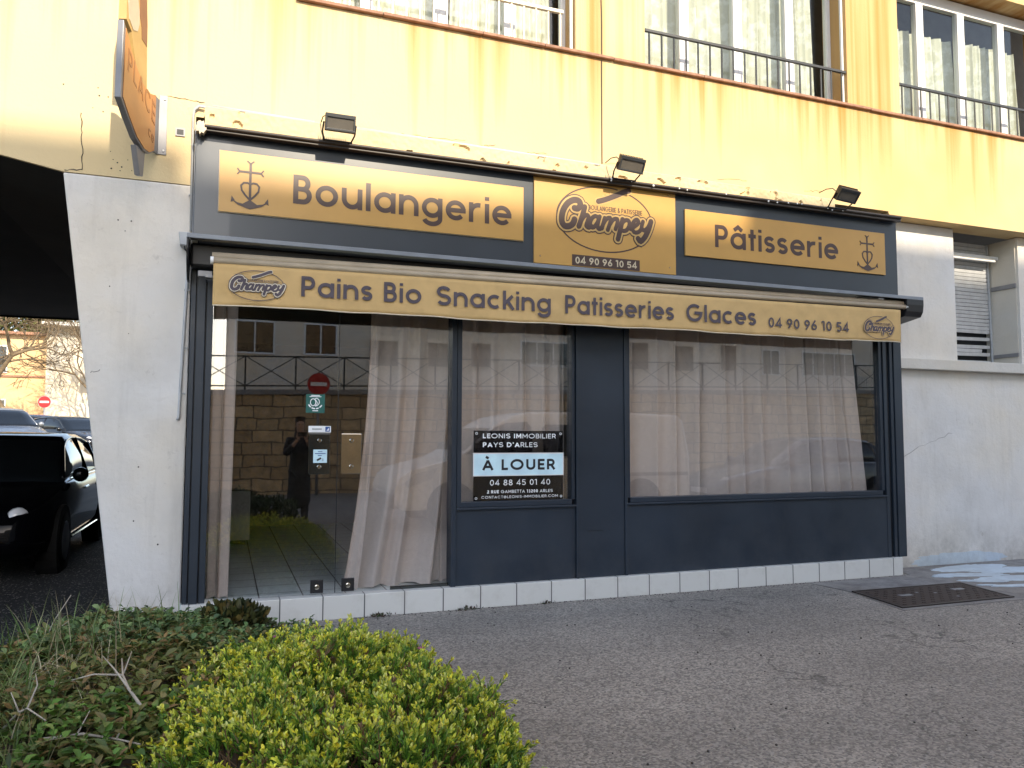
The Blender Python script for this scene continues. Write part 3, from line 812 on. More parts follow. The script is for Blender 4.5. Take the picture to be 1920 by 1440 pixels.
for d, x0 in ((d1, .662), (d2, .905)):
    BX('floor_lock', M_black, d, x0, x0 + .10, .022, .0435, .197, .30, bevel=.004)
    MB().lathe([(.02, 0), (.02, .006), (.012, .009)], (x0 + .05, .022, .245), (0, -1, 0), 14).build('lock_cylinder', M_steel, d)
BX('door_seal', M_navyd, SH, .8525, .8575, .046, .051, .187, 2.6)
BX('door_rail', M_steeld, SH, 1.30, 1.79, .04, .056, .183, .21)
# fascia board
FA = thing('fascia_board', 'glossy navy fascia board carrying the golden bakery signs', 'sign board')
mb = MB().box(-.272, 6.818, .0, .09, 2.955, 3.862)
mb.build('board', M_fascia, FA, bevel=.004)
BX('side_return', M_lip, FA, -.278, -.273, .004, .099, 2.96, 3.86)

# signs
def emblem(mb, cx, cz, s, fn, d0):
    T = lambda L: [(cx + x * s, cz + z * s) for x, z in L]
    ribbon(mb, T([(.004, .184), (.004, -.15)]), .019 * s, d0, d0 + .0016, fn)
    ribbon(mb, T([(-.08, .105), (.09, .105)]), .017 * s, d0, d0 + .0020, fn)
    ribbon(mb, T([(.004, .008), (-.016, .019), (-.044, .017), (-.064, -.006), (-.058, -.044), (-.032, -.08), (.004, -.118)]), .014 * s, d0, d0 + .0024, fn)
    ribbon(mb, T([(.004, .008), (.026, .020), (.052, .018), (.072, -.006), (.066, -.044), (.040, -.08), (.004, -.118)]), .014 * s, d0, d0 + .0028, fn)
    a = [(-.128, -.121), (-.091, -.143), (-.05, -.151), (-.018, -.145), (.004, -.115), (.026, -.145), (.058, -.151), (.099, -.143), (.136, -.121)]
    b = [(.136, -.128), (.094, -.162), (.042, -.180), (.004, -.191), (-.034, -.180), (-.086, -.162), (-.128, -.128)]
    k = len(mb.v)
    A, B = T(a), T(b[::-1])
    # strip between upper and lower crescent outlines
    up = [A[0], A[1], A[2], A[4], A[6], A[7], A[8]]
    for p in up: mb.v.append(tuple(fn(p[0], p[1], d0 + .0032)))
    for p in B: mb.v.append(tuple(fn(p[0], p[1], d0 + .0032)))
    for i in range(6): mb.f.append((k + i, k + i + 1, k + 8 + i, k + 7 + i))
    for tri in ([(-.131, -.094), (-.137, -.146), (-.108, -.128)], [(.139, -.094), (.145, -.146), (.116, -.128)]):
        mb.prism(T(tri), fn, d0, d0 + .0036)
    for tr in ([(-.022, .195), (.004, .174), (.030, .195)], [(-.094, .129), (-.076, .105), (-.094, .081)], [(.102, .129), (.084, .105), (.102, .081)]):
        ribbon(mb, T(tr), .010 * s, d0, d0 + .0036, fn)
LOGO = {
 'C': [(-.316, .075), (-.284, .074), (-.258, .106), (-.269, .143), (-.317, .151), (-.377, .12), (-.421, .061), (-.442, -.003), (-.442, -.065), (-.414, -.1), (-.37, -.097), (-.333, -.071), (-.316, -.031)],
 'h1': [(-.213, .097), (-.235, .018), (-.273, -.089)], 'h2': [(-.258, -.053), (-.224, .002), (-.19, .023), (-.174, .004), (-.187, -.039), (-.198, -.078), (-.172, -.093), (-.149, -.07)],
 'a1': [(-.073, .008), (-.103, .022), (-.137, .001), (-.159, -.043), (-.153, -.081), (-.123, -.084), (-.088, -.043), (-.069, .001)], 'a2': [(-.06, .023), (-.081, -.049), (-.077, -.09), (-.054, -.092), (-.035, -.069)],
 'm1': [(-.008, .014), (-.039, -.087)], 'm2': [(-.027, -.047), (.008, .005), (.046, .02), (.05, -.015), (.022, -.095)], 'm3': [(.038, -.051), (.077, .005), (.12, .017), (.123, -.021), (.103, -.08)],
 'p1': [(.178, .019), (.154, -.075), (.128, -.172)], 'p2': [(.158, -.043), (.194, .007), (.237, .015), (.25, -.023), (.224, -.075), (.185, -.089), (.154, -.075)],
 'e': [(.26, -.064), (.311, -.031), (.347, .005), (.332, .032), (.3, .014), (.276, -.041), (.299, -.089), (.346, -.084), (.383, -.045)],
 'y1': [(.395, .02), (.379, -.038), (.406, -.064), (.447, -.032), (.471, .014)], 'y2': [(.481, .029), (.454, -.052), (.414, -.127), (.369, -.171), (.342, -.148)]}
def smooth_path(p, k=3):
    p = [Vector(q) for q in p]; out = []
    for i in range(len(p) - 1):
        a, b, c, d = p[max(i - 1, 0)], p[i], p[i + 1], p[min(i + 2, len(p) - 1)]
        for j in range(k):
            t = j / k
            out.append(tuple(.5 * ((2 * b) + (c - a) * t + (2 * a - 5 * b + 4 * c - d) * t * t + (3 * b - a - 3 * c + d) * t ** 3)))
    out.append(tuple(p[-1])); return out
def logo(parent, cx, cz, s, fn, m_in, m_mid, small=True, sq=1.0):
    T = lambda L: [(cx + x * s, cz + z * s * sq) for x, z in L]
    k = .001 if s > .6 else .0006
    A = MB(); B = MB(); C_ = MB()
    el = arc(0, .0, .492, .305, 0, 360, 60)
    ribbon(A, T(el), .012 * s, 0, k, fn)
    ribbon(B, T(smooth_path([(-.072, .165), (.001, .19), (.117, .242), (.196, .283), (.247, .3)])), .075 * s, 0, k * 1.6, fn, True)
    ribbon(C_, T(smooth_path([(-.072, .165), (.001, .19), (.117, .242), (.196, .283), (.247, .3)])), .050 * s, 0, k * 4.2, fn, True)
    for i, (nm, pth) in enumerate(LOGO.items()):
        w = {'C': .058, 'h1': .050, 'y2': .052, 'p1': .048}.get(nm, .040)
        q = T(smooth_path(pth)); e = k * .06 * i
        ribbon(A, q, (w + .052) * s, 0, k * 2.0 + e, fn, True)
        ribbon(B, q, (w + .032) * s, 0, k * 3.2 + e, fn, True)
        ribbon(C_, q, w * s, 0, k * 4.6 + e, fn, True)
    if small: text(C_, 'BOULANGERIE & PATISSERIE', cx - .172 * s, cx + .388 * s, cz + (.078 if s > .6 else .085) * s * sq, .045 * s * sq, .15, fn, 0, k, gap=.14, space=.4)
    for kk in range(7 if s > .6 else 0):
        t = kk / 6
        bx_, bz_ = -.03 + .24 * t, .195 + .108 * t
        ribbon(B, T([(bx_ - .006, bz_ + .016), (bx_ + .010, bz_ + .034)]), .006 * s, 0, k * 6, fn)
    A.build('logo_outline', m_in, parent); B.build('logo_halo', m_mid, parent); C_.build('logo_lettering', m_in, parent)
def board(x0, x1, z0, z1, label, th=.02, name='sign_panel'):
    t = thing('shop_sign', label, 'sign')
    BX(name, M_gold, t, x0, x1, -th, -.001, z0, z1, bevel=.0015)
    return t
f2 = XZ(-.0205)
t = board(-.094, 2.44, 3.172, 3.655, 'long golden sign lettered Boulangerie behind an anchor cross')
mb = MB(); text(mb, 'Boulangerie', .46, 2.325, 3.292, .236, .165, f2, gap=.115); mb.build('lettering', M_brown, t)
mb = MB(); emblem(mb, .130, 3.398, 1.0, f2, 0); mb.build('emblem', M_brown, t)
mb = MB(); mb.box(-.098, 2.444, -.012, -.0012, 3.167, 3.1715); mb.box(-.0985, -.0945, -.012, -.0012, 3.167, 3.659); mb.build('edge_trim', M_goldedge, t)
t = board(4.116, 6.629, 3.185, 3.640, 'golden sign lettered Pâtisserie with an anchor cross after the word')
mb = MB(); text(mb, 'Pâtisserie', 4.455, 5.985, 3.297, .224, .165, f2, gap=.12); mb.build('lettering', M_brown, t)
mb = MB(); emblem(mb, 6.375, 3.400, 1.0, f2, 0); mb.build('emblem', M_brown, t)
t = board(2.541, 4.008, 2.984, 3.85, 'square golden sign in the middle with oval bakery logo and phone number')
logo(t, 3.254, 3.446, 1.0, f2, M_brown, M_gold2)
mb = MB(); mb.box(2.913, 3.612, -.0222, -.0206, 2.990, 3.092); pb = mb.build('number_plate', M_brown, t, bevel=.0)
mb = MB(); text(mb, '04 90 96 10 54', 2.945, 3.58, 3.010, .062, .16, XZ(-.0224), gap=.12, space=.32); mb.build('number', M_goldedge, t)
mb = MB()
for sx, sz in [(2.60, 3.78), (2.60, 3.05), (3.94, 3.05), (3.93, 3.75)]: mb.lathe([(.007, 0), (.005, .003)], (sx, -.0205, sz), (0, -1, 0), 10)
mb.build('screw', M_steel, t)

# rail above the signs
RL = MB().box(-.215, 6.80, -.085, -.02, 3.768, 3.815).tube([(-.21, -.092, 3.80), (6.79, -.092, 3.808)], .016, 8).build('lamp_rail', M_dark, bevel=.006)
tag(RL, 'dark brown rail running along the top of the signs, carrying the floodlights', 'rail')
mb = MB()
for _ in range(16):
    a = rr.uniform(2.9, 6.2); mb.lathe([(.004, 0), (rr.uniform(.006, .012), .004), (.003, .008)], (a, -.108, rr.uniform(3.785, 3.815)), (0, -1, 0), 7)
mb.build('bird_dropping', M_frame, RL)
mb = MB().prism(blob(-.235, 3.79, .035, .05, 18, .25, 77), XZ(-.088), -.05, .012)
mb.build('peeling_end', M_goldedge, RL)

def floodlight(x, label, tilt, roll, w=.235, first=True):
    t = thing('floodlight', label, 'floodlight', (x, -.26, 3.905), 0, 'floodlights above the signs')
    mt = Matrix.Rotation(roll, 4, 'Y') @ Matrix.Rotation(R(tilt), 4, 'X')
    h = .132
    mb = MB().box(-w / 2, w / 2, -.005, .035, -h / 2, h / 2, mt); mb.build('housing', M_black, t, bevel=.005)
    mb = MB()
    mb.box(-w / 2, w / 2, -.022, -.0055, h / 2 - .03, h / 2, mt); mb.box(-w / 2, w / 2, -.022, -.0055, -h / 2, -h / 2 + .018, mt)
    mb.box(-w / 2, -w / 2 + .014, -.022, -.0055, -h / 2 + .018, h / 2 - .03, mt); mb.box(w / 2 - .014, w / 2, -.022, -.0055, -h / 2 + .018, h / 2 - .03, mt)
    mb.build('bezel', M_iron, t, bevel=.003)
    MB().box(-w / 2 + .015, w / 2 - .015, -.012, -.0056, -h / 2 + .019, h / 2 - .031, mt).build('lamp_glass', M_lampglass, t)
    mb = MB()
    for i in range(15):
        c = -w / 2 + .01 + (w - .02) * i / 14
        mb.box(c - .002, c + .002, .036, .055, -h / 2 + .01, h / 2 + .008, mt)
    mb.build('cooling_fin', M_black, t)
    mb = MB()
    for sx in (-1, 1):
        mb.tube([tuple(mt @ Vector((sx * (w / 2 + .008), .02, 0))), (sx * (w / 2 + .010), .09, -.05), (sx * (w / 2 - .01), .15, -.09)], .007, 6)
    mb.tube([(-w / 2, .15, -.09), (w / 2, .15, -.09)], .007, 6)
    mb.build('bracket', M_black, t)
    MB().tube([(-w * .3, .06, .04), (-w * .42, .09, .09), (-w * .5, .16, .10), (-w * .52, .26, .09)], .005, 6).build('cable', M_black, t)
M_lampglass = M('lamp_glass', (.10, .09, .075), .15, spec=.8)
floodlight(.79, 'black floodlight over the Boulangerie sign', 12, 0)
floodlight(3.40, 'black floodlight over the middle logo sign, above the bread', 26, .06, .25)
floodlight(5.90, 'black floodlight over the Pâtisserie sign, nearest the right end', 38, .08, .25)

# awning
AW = thing('awning', 'rolled golden awning with printed valance under the signs', 'awning')
mb = MB()
mb.prism([(.0, 2.953), (-.30, 2.905), (-.30, 2.885), (.0, 2.930)], lambda u, v, d: (d, u, v), -.285, 6.815)
mb.build('hood', M_black, AW, bevel=.002)
BX('hood_lip', M_lip, AW, -.298, 6.828, -.312, -.3005, 2.874, 2.908, bevel=.004)
pr = [(-.002, 2.928), (-.30, 2.884), (-.30, 2.80), (-.27, 2.72), (-.20, 2.64), (-.10, 2.60), (-.002, 2.60)]
MB().prism(pr, lambda u, v, d: (d, u, v), -.300, -.286).build('end_cap', M_black, AW, bevel=.003)
MB().prism([(-.002, 2.928), (-.31, 2.884), (-.31, 2.82), (-.30, 2.75), (-.27, 2.70), (-.002, 2.66)], lambda u, v, d: (d, u, v), 6.60, 6.832).build('end_cap', M_black, AW, bevel=.006)
BX('back_box', M_black, AW, -.28, 6.6, -.14, -.015, 2.70, 2.88, bevel=.02)
def tl(x): return .0105 * (x + .1)         # the bar rises a little to the right
mb = MB().tube([(-.125, -.245, 2.765), (6.615, -.245, 2.765 + tl(6.6))], .030, 14)
mb.build('fabric_roll', M_clothroll if False else M_beige, AW, smooth=True)
mb = MB().tube([(-.13, -.278, 2.725), (6.625, -.278, 2.725 + tl(6.6))], .024, 12)
mb.build('front_bar', M_beige, AW, smooth=True)
mb = MB()
for x_ in (-.135, 6.60): mb.tube([(x_, -.278, 2.725 + tl(x_)), (x_ + .022, -.278, 2.725 + tl(x_))], .029, 14)
mb.build('bar_cap', M_frame, AW)
mb = MB()
def val(u, v):
    x = -.113 + 6.640 * u
    zt = 2.706 + tl(x) * .75; zb = 2.394 + .0035 * (x) + .004 * math.sin(x * 2.1) + .003 * math.sin(x * 5.3) + .002 * math.sin(x * 13)
    z = zb + (zt - zb) * v
    y = -.287 + .0045 * mnoise.noise(Vector((x * 6 + 4 * v, v * 1.5, 1))) + .003 * math.sin(x * 7.7 + 3 * v) * (1 - v)
    e = math.exp(-(x + .11) * 4) * (1 - v) * .012
    return (x, y + e * math.sin(9 * v + 14 * x), z)
mb.grid(val, 320, 10); mb.build('valance', M_cloth, AW, smooth=True, solid=.003)
mb = MB().tube([val(i / 160, 0) for i in range(161)], .0055, 6); mb.build('hem', M_clothtrim, AW, smooth=True)
fv = XZ(-.2985)
mb = MB()
zb_ = 2.497
for s_, a, b, ca in (('Pains', .515, 1.058, .156), ('Bio', 1.148, 1.452, .157), ('Snacking', 1.578, 2.584, .158), ('Patisseries', 2.719, 3.803, .16), ('Glaces', 3.935, 4.707, .163)):
    w_ = MB(); text(w_, s_, a, b, zb_, ca, .165, fv, 0, .0008, gap=.12); w_.build('lettering', M_clothtext, AW)
text(mb, '04 90 96 10 54', 4.850, 5.832, 2.490, .094, .15, fv, 0, .0008, gap=.13, space=.34)
mb.build('lettering', M_clothtext, AW)
logo(AW, .194, 2.555, .40, fv, M_clothtext, M_clothhalo if False else M_clothtrim, True, .92)
logo(AW, 6.222, 2.557, .40, fv, M_clothtext, M_cloth, True, .95)
mb = MB().box(-.22, -.12, -.20, -.16, 2.615, 2.66).box(-.17, -.115, -.25, -.19, 2.60, 2.622)
mb.build('arm_joint', M_grey, AW, bevel=.004)

# ------------------------------------------------------------------ blade sign on the wall
sd = Vector((-.2658, -.9640, 0)); sn = Vector((.9640, -.2658, 0)); so = Vector((-.537, .1, 0))
fs = lambda s, z, d: tuple(so + sd * s + sn * d + Vector((0, 0, z)))
BS = thing('projecting_sign', 'orange projecting blade sign bolted to the wall above the white pylon', 'sign')
shield = [(.666, 4.249), (.672, 4.014), (.677, 3.752), (.565, 3.667), (.424, 3.578), (.281, 3.541), (.184, 3.55), (.093, 3.597), (.09, 4.028), (.201, 3.992), (.323, 3.998), (.445, 4.053), (.565, 4.14)]
M_orange = M('orange_board', (.52, .215, .055), .3, var=.08)
M_tan = M('tan_board', (.50, .33, .12), .4)
M_cream2 = M('cream_print', (.58, .50, .38), .5)
M_brown2 = M('brown_board', (.24, .105, .055), .45)
MB().prism(shield, fs, -.004, .0).build('panel_face', M_orange, BS)
big = [(.70, 4.29), (.705, 3.74), (.58, 3.655), (.43, 3.563), (.281, 3.525), (.18, 3.537), (.085, 3.59), (.085, 4.0), (.2, 3.985), (.32, 3.99), (.445, 4.045)]
MB().prism(big, fs, -.048, -.005).build('panel_body', M_grey, BS, bevel=.004)
MB().prism([(.60, 4.90), (.66, 4.70), (.657, 4.319), (.567, 4.277), (.481, 4.10), (.445, 4.046), (.323, 3.99), (.26, 3.97), (.285, 4.285), (.295, 4.473), (.32, 4.75), (.45, 4.92)], fs, -.06, -.0055).build('upper_board', M_tan, BS)
MB().prism([(.56, 4.88), (.618, 4.70), (.640, 4.45), (.616, 4.342), (.545, 4.30), (.470, 4.33), (.443, 4.40), (.451, 4.491), (.50, 4.60), (.46, 4.70)], fs, -.0054, -.002).build('cream_motif', M_cream2, BS)
MB().prism([(.44, 4.91), (.34, 4.76), (.297, 4.473), (.289, 4.307), (.388, 4.317), (.40, 4.40), (.437, 4.47), (.45, 4.66)], fs, -.0054, -.003).build('brown_motif', M_brown2, BS)
ribbon_mb = MB()
fl = lambda u, v, d: fs(.66 - u, v, d)
text(ribbon_mb, 'PLACE', .04, .555, 0, .16, .15, lambda u, v, d: fs(.66 - u, 3.985 - .36 * u + v, d), .0, .0015, gap=.22)
text(ribbon_mb, 'ce', .44, .55, 0, .085, .13, lambda u, v, d: fs(.66 - u, 3.80 - .30 * u + v, d), .0, .0015, gap=.2)
ribbon_mb.build('lettering', M('faded_orange_print', (.33, .125, .035), .35), BS)
MB().prism([(.383, 3.53), (.297, 3.336), (.235, 3.345), (.208, 3.56)], fs, -.06, -.02).build('spike', M_grey, BS, bevel=.004)
mb = MB().box(-.545, -.485, .09, .0985, 3.60, 4.07); mb.build('wall_plate', M_grey, BS, bevel=.002)
MB().prism([(.0, 4.03), (.10, 4.03), (.10, 3.59), (.0, 3.60)], fs, -.02, -.0055).build('arm_plate', M_grey, BS)
mb = MB()
for zz in (3.63, 4.04): mb.lathe([(.010, 0), (.008, .008)], (-.505, .0895, zz), (0, -1, 0), 10)
mb.build('bolt', M_frame, BS)

# ------------------------------------------------------------------ things on the glass
def sticker(name, x0, x1, z0, z1, mat, label, cat='sticker', y=.0435):
    return tag(MB().box(x0, x1, y - .0012, y, z0, z1).build(name, mat), label, cat)
M_green = M('green_vinyl', (.012, .11, .095), .4); M_whitev = M('white_vinyl', (.84, .86, .88), .4); M_bluev = M('blue_vinyl', (.03, .10, .33), .4); M_paleblue = M('pale_blue_vinyl', (.60, .82, .93), .4)
gs = sticker('window_sticker', .600, .748, 1.620, 1.770, M_green, 'square green sticker with white leaf mark on the glass door')
fg = XZ(.0422)
mb = MB()
ribbon(mb, arc(.656, 1.705, .021, .028, 0, 360, 20), .006, 0, .0006, fg)
ribbon(mb, smooth_path([(.668, 1.730), (.685, 1.738), (.702, 1.722), (.704, 1.700), (.690, 1.680), (.672, 1.674)]), .006, 0, .0009, fg)
ribbon(mb, smooth_path([(.668, 1.730), (.684, 1.712), (.688, 1.694), (.672, 1.674)]), .005, 0, .0012, fg)
for a0, a1 in ((205, 232), (240, 268), (275, 297), (304, 330)): ribbon(mb, arc(.674, 1.712, .058, .058, a0, a1, 6), .010, 0, .0006, fg)
mb.box(.640, .708, .0412, .0422, 1.757, 1.763); mb.box(.628, .720, .0412, .0422, 1.748, 1.753); mb.box(.652, .696, .0412, .0422, 1.634, 1.641)
mb.build('print', M_whitev, gs)
ws = sticker('door_label', .624, .800, 1.464, 1.516, M_whitev, 'narrow white label with blue square above the left handle plate', 'label')
BX('blue_square', M_bluev, ws, .756, .792, .0412, .0421, 1.470, 1.510)
mb = MB(); mb.prism([(.764, 1.478), (.784, 1.478), (.784, 1.502)], fg, 0, .0018); mb.build('mark', M_whitev, ws)
mb = MB(); mb.box(.652, .728, .0412, .0421, 1.484, 1.497); mb.build('print', M_lightgrey, ws)
cs_ = sticker('notice', .664, .772, 1.221, 1.327, M_paleblue, 'small pale notice with camera symbol on the dark handle plate', 'notice', .0298)
fc = XZ(.0285)
mb = MB(); mb.prism([(.690, 1.247), (.722, 1.266), (.729, 1.253), (.697, 1.235)], fc, 0, .001); mb.box(.738, .742, .0277, .0285, 1.236, 1.256)
mb.build('camera_symbol', M_iron, cs_)
mb = MB(); mb.box(.700, .735, .0277, .0285, 1.308, 1.313); mb.box(.676, .760, .0277, .0285, 1.292, 1.298); mb.box(.700, .730, .0277, .0285, 1.276, 1.282); mb.build('print', M_bluev, cs_)

RS = thing('rental_sign', 'transparent dark rental sign with pale band reading À LOUER on the middle window', 'sign')
BX('acrylic_sheet', M_acryl, RS, 2.006, 2.846, .037, .041, .882, 1.487)
BX('pale_band', M_paleband if False else M_paleblue, RS, 2.000, 2.850, .0335, .0365, 1.094, 1.294)
mb = MB(); mb.box(2.000, 2.850, .0325, .0334, 1.285, 1.294); mb.box(2.000, 2.850, .0325, .0334, 1.094, 1.101); mb.box(2.0, 2.009, .0325, .0334, 1.1011, 1.2849); mb.box(2.841, 2.85, .0325, .0334, 1.1011, 1.2849)
mb.build('band_border', M_frame, RS)
mb = MB(); text(mb, 'À LOUER', 2.085, 2.765, 1.146, .092, .19, XZ(.0330), 0, .0005, gap=.17, space=.42); mb.build('band_lettering', M_ink if False else M_navyd, RS)
mb = MB()
ft = XZ(.0368)
text(mb, '|LE|ONIS |IM|MOBILIER', 2.088, 2.775, 1.421, .040, .13, ft, 0, .0006, gap=.16, space=.4)
text(mb, "|PA|YS |D'A|RLES", 2.088, 2.60, 1.344, .041, .13, ft, 0, .0006, gap=.16, space=.4)
text(mb, '04 88 45 01 40', 2.155, 2.720, 1.013, .048, .11, ft, 0, .0006, gap=.16, space=.4)
text(mb, '|2 RUE| GAMBETTA |13200| ARLES', 2.130, 2.745, .946, .026, .14, ft, 0, .0006, gap=.18, space=.4)
text(mb, 'CONTACT@LEONIS-IMMOBILIER.COM', 2.078, 2.795, .902, .022, .13, ft, 0, .0006, gap=.2, space=.4)
mb.build('lettering', M_whitev, RS)
mb = MB()
for a, b in ((2.032, 1.462), (2.822, 1.462), (2.030, .905), (2.826, .908)): ribbon(mb, arc(a, b, .009, .009, 0, 360, 14), .004, 0, .001, ft)
mb.build('suction_cup', M_whitev, RS)

# ------------------------------------------------------------------ curtains behind the shop glass
curtain('curtain', M_curtain, (-.11, .075), (-.11, .055), .178, 2.58, .20, 2, .040, 'narrow taupe curtain bunched at the left edge of the glass door', seed=1)
curtain('curtain', M_curtain, (1.135, 1.20), (.93, 1.05), .178, 2.58, .20, 1, .018, 'thin taupe curtain strip hanging free in the middle of the doorway', seed=2, pw=2.1)
curtain('curtain', M_curtain, (1.225, 1.86), (.965, 1.69), .176, 2.58, .29, 3, .070, 'taupe curtain pooling on the tiles behind the right door leaf', flare=.10, seed=8, pw=2.1, nv=40)
curtain('curtain', M_curtain, (1.66, 1.88), (1.70, 1.88), .178, 2.58, .33, 2, .015, 'taupe curtain half hidden behind the mullion right of the door', seed=4)
curtain('curtain', M_curtain, (1.86, 2.96), (1.86, 2.96), .70, 2.58, .25, 5, .056, 'taupe curtain covering the middle window behind the rental sign', seed=5)
curtain('curtain', M_curtain, (3.42, 4.42), (3.42, 4.40), .70, 2.58, .25, 4, .066, 'taupe curtain covering the wide window beside the navy pillar', seed=6)
curtain('curtain', M_curtain, (4.43, 5.72), (4.42, 5.78), .70, 2.58, .26, 5, .072, 'taupe curtain covering the middle of the wide window', seed=7)
curtain('curtain', M_curtain, (5.74, 6.30), (5.80, 6.52), .70, 2.58, .24, 4, .060, 'taupe curtain slanting away at the end of the wide window by the white wall', seed=15, drift=.8)

# ------------------------------------------------------------------ manhole cover
M_rust = M('dark_iron_plate', (.040, .026, .020), .7, var=.3, vs=12, bmp=.4, bs=70)
st_ = MB().prism([(5.52, -.60), (5.40, -1.26), (6.68, -1.26), (6.83, -.62)], lambda u, v, d: (u, v, d), .002, .012)
for i in range(22):
    for j in range(9):
        u_, v_ = (i + .5) / 22, (j + .5) / 9
        if (i + j) % 2: continue
        ax_ = 5.56 + 1.2 * u_ - .10 * v_; ay_ = -.66 - .56 * v_
        st_.box(ax_ - .016, ax_ + .016, ay_ - .006, ay_ + .006, .0115, .0150)
mh = st_.build('manhole_cover', M_rust)
tag(mh, 'dark rusty rectangular access cover set in the pavement near the spilt paint', 'access cover')
mb = MB()
fr = [(5.50, -.585), (5.375, -1.275), (6.70, -1.275), (6.855, -.605)]; inn = [(5.525, -.605), (5.405, -1.255), (6.675, -1.255), (6.825, -.625)]
fm = MB()
for i in range(4):
    j = (i + 1) % 4
    fm.prism([fr[i], fr[j], inn[j], inn[i]], lambda u, v, d: (u, v, d), .003, .0155)
fm.build('frame', M_dark, mh)
for a, b in ((5.75, -.9), (6.45, -.85)): mb.box(a, a + .14, b - .03, b + .03, .0122, .015)
for a, b in ((6.0, -.85), (6.15, -.92), (6.22, -1.1)): mb.box(a, a + .03, b, b + .02, .0122, .015)
mb.build('lifting_pad', M_grey, mh)

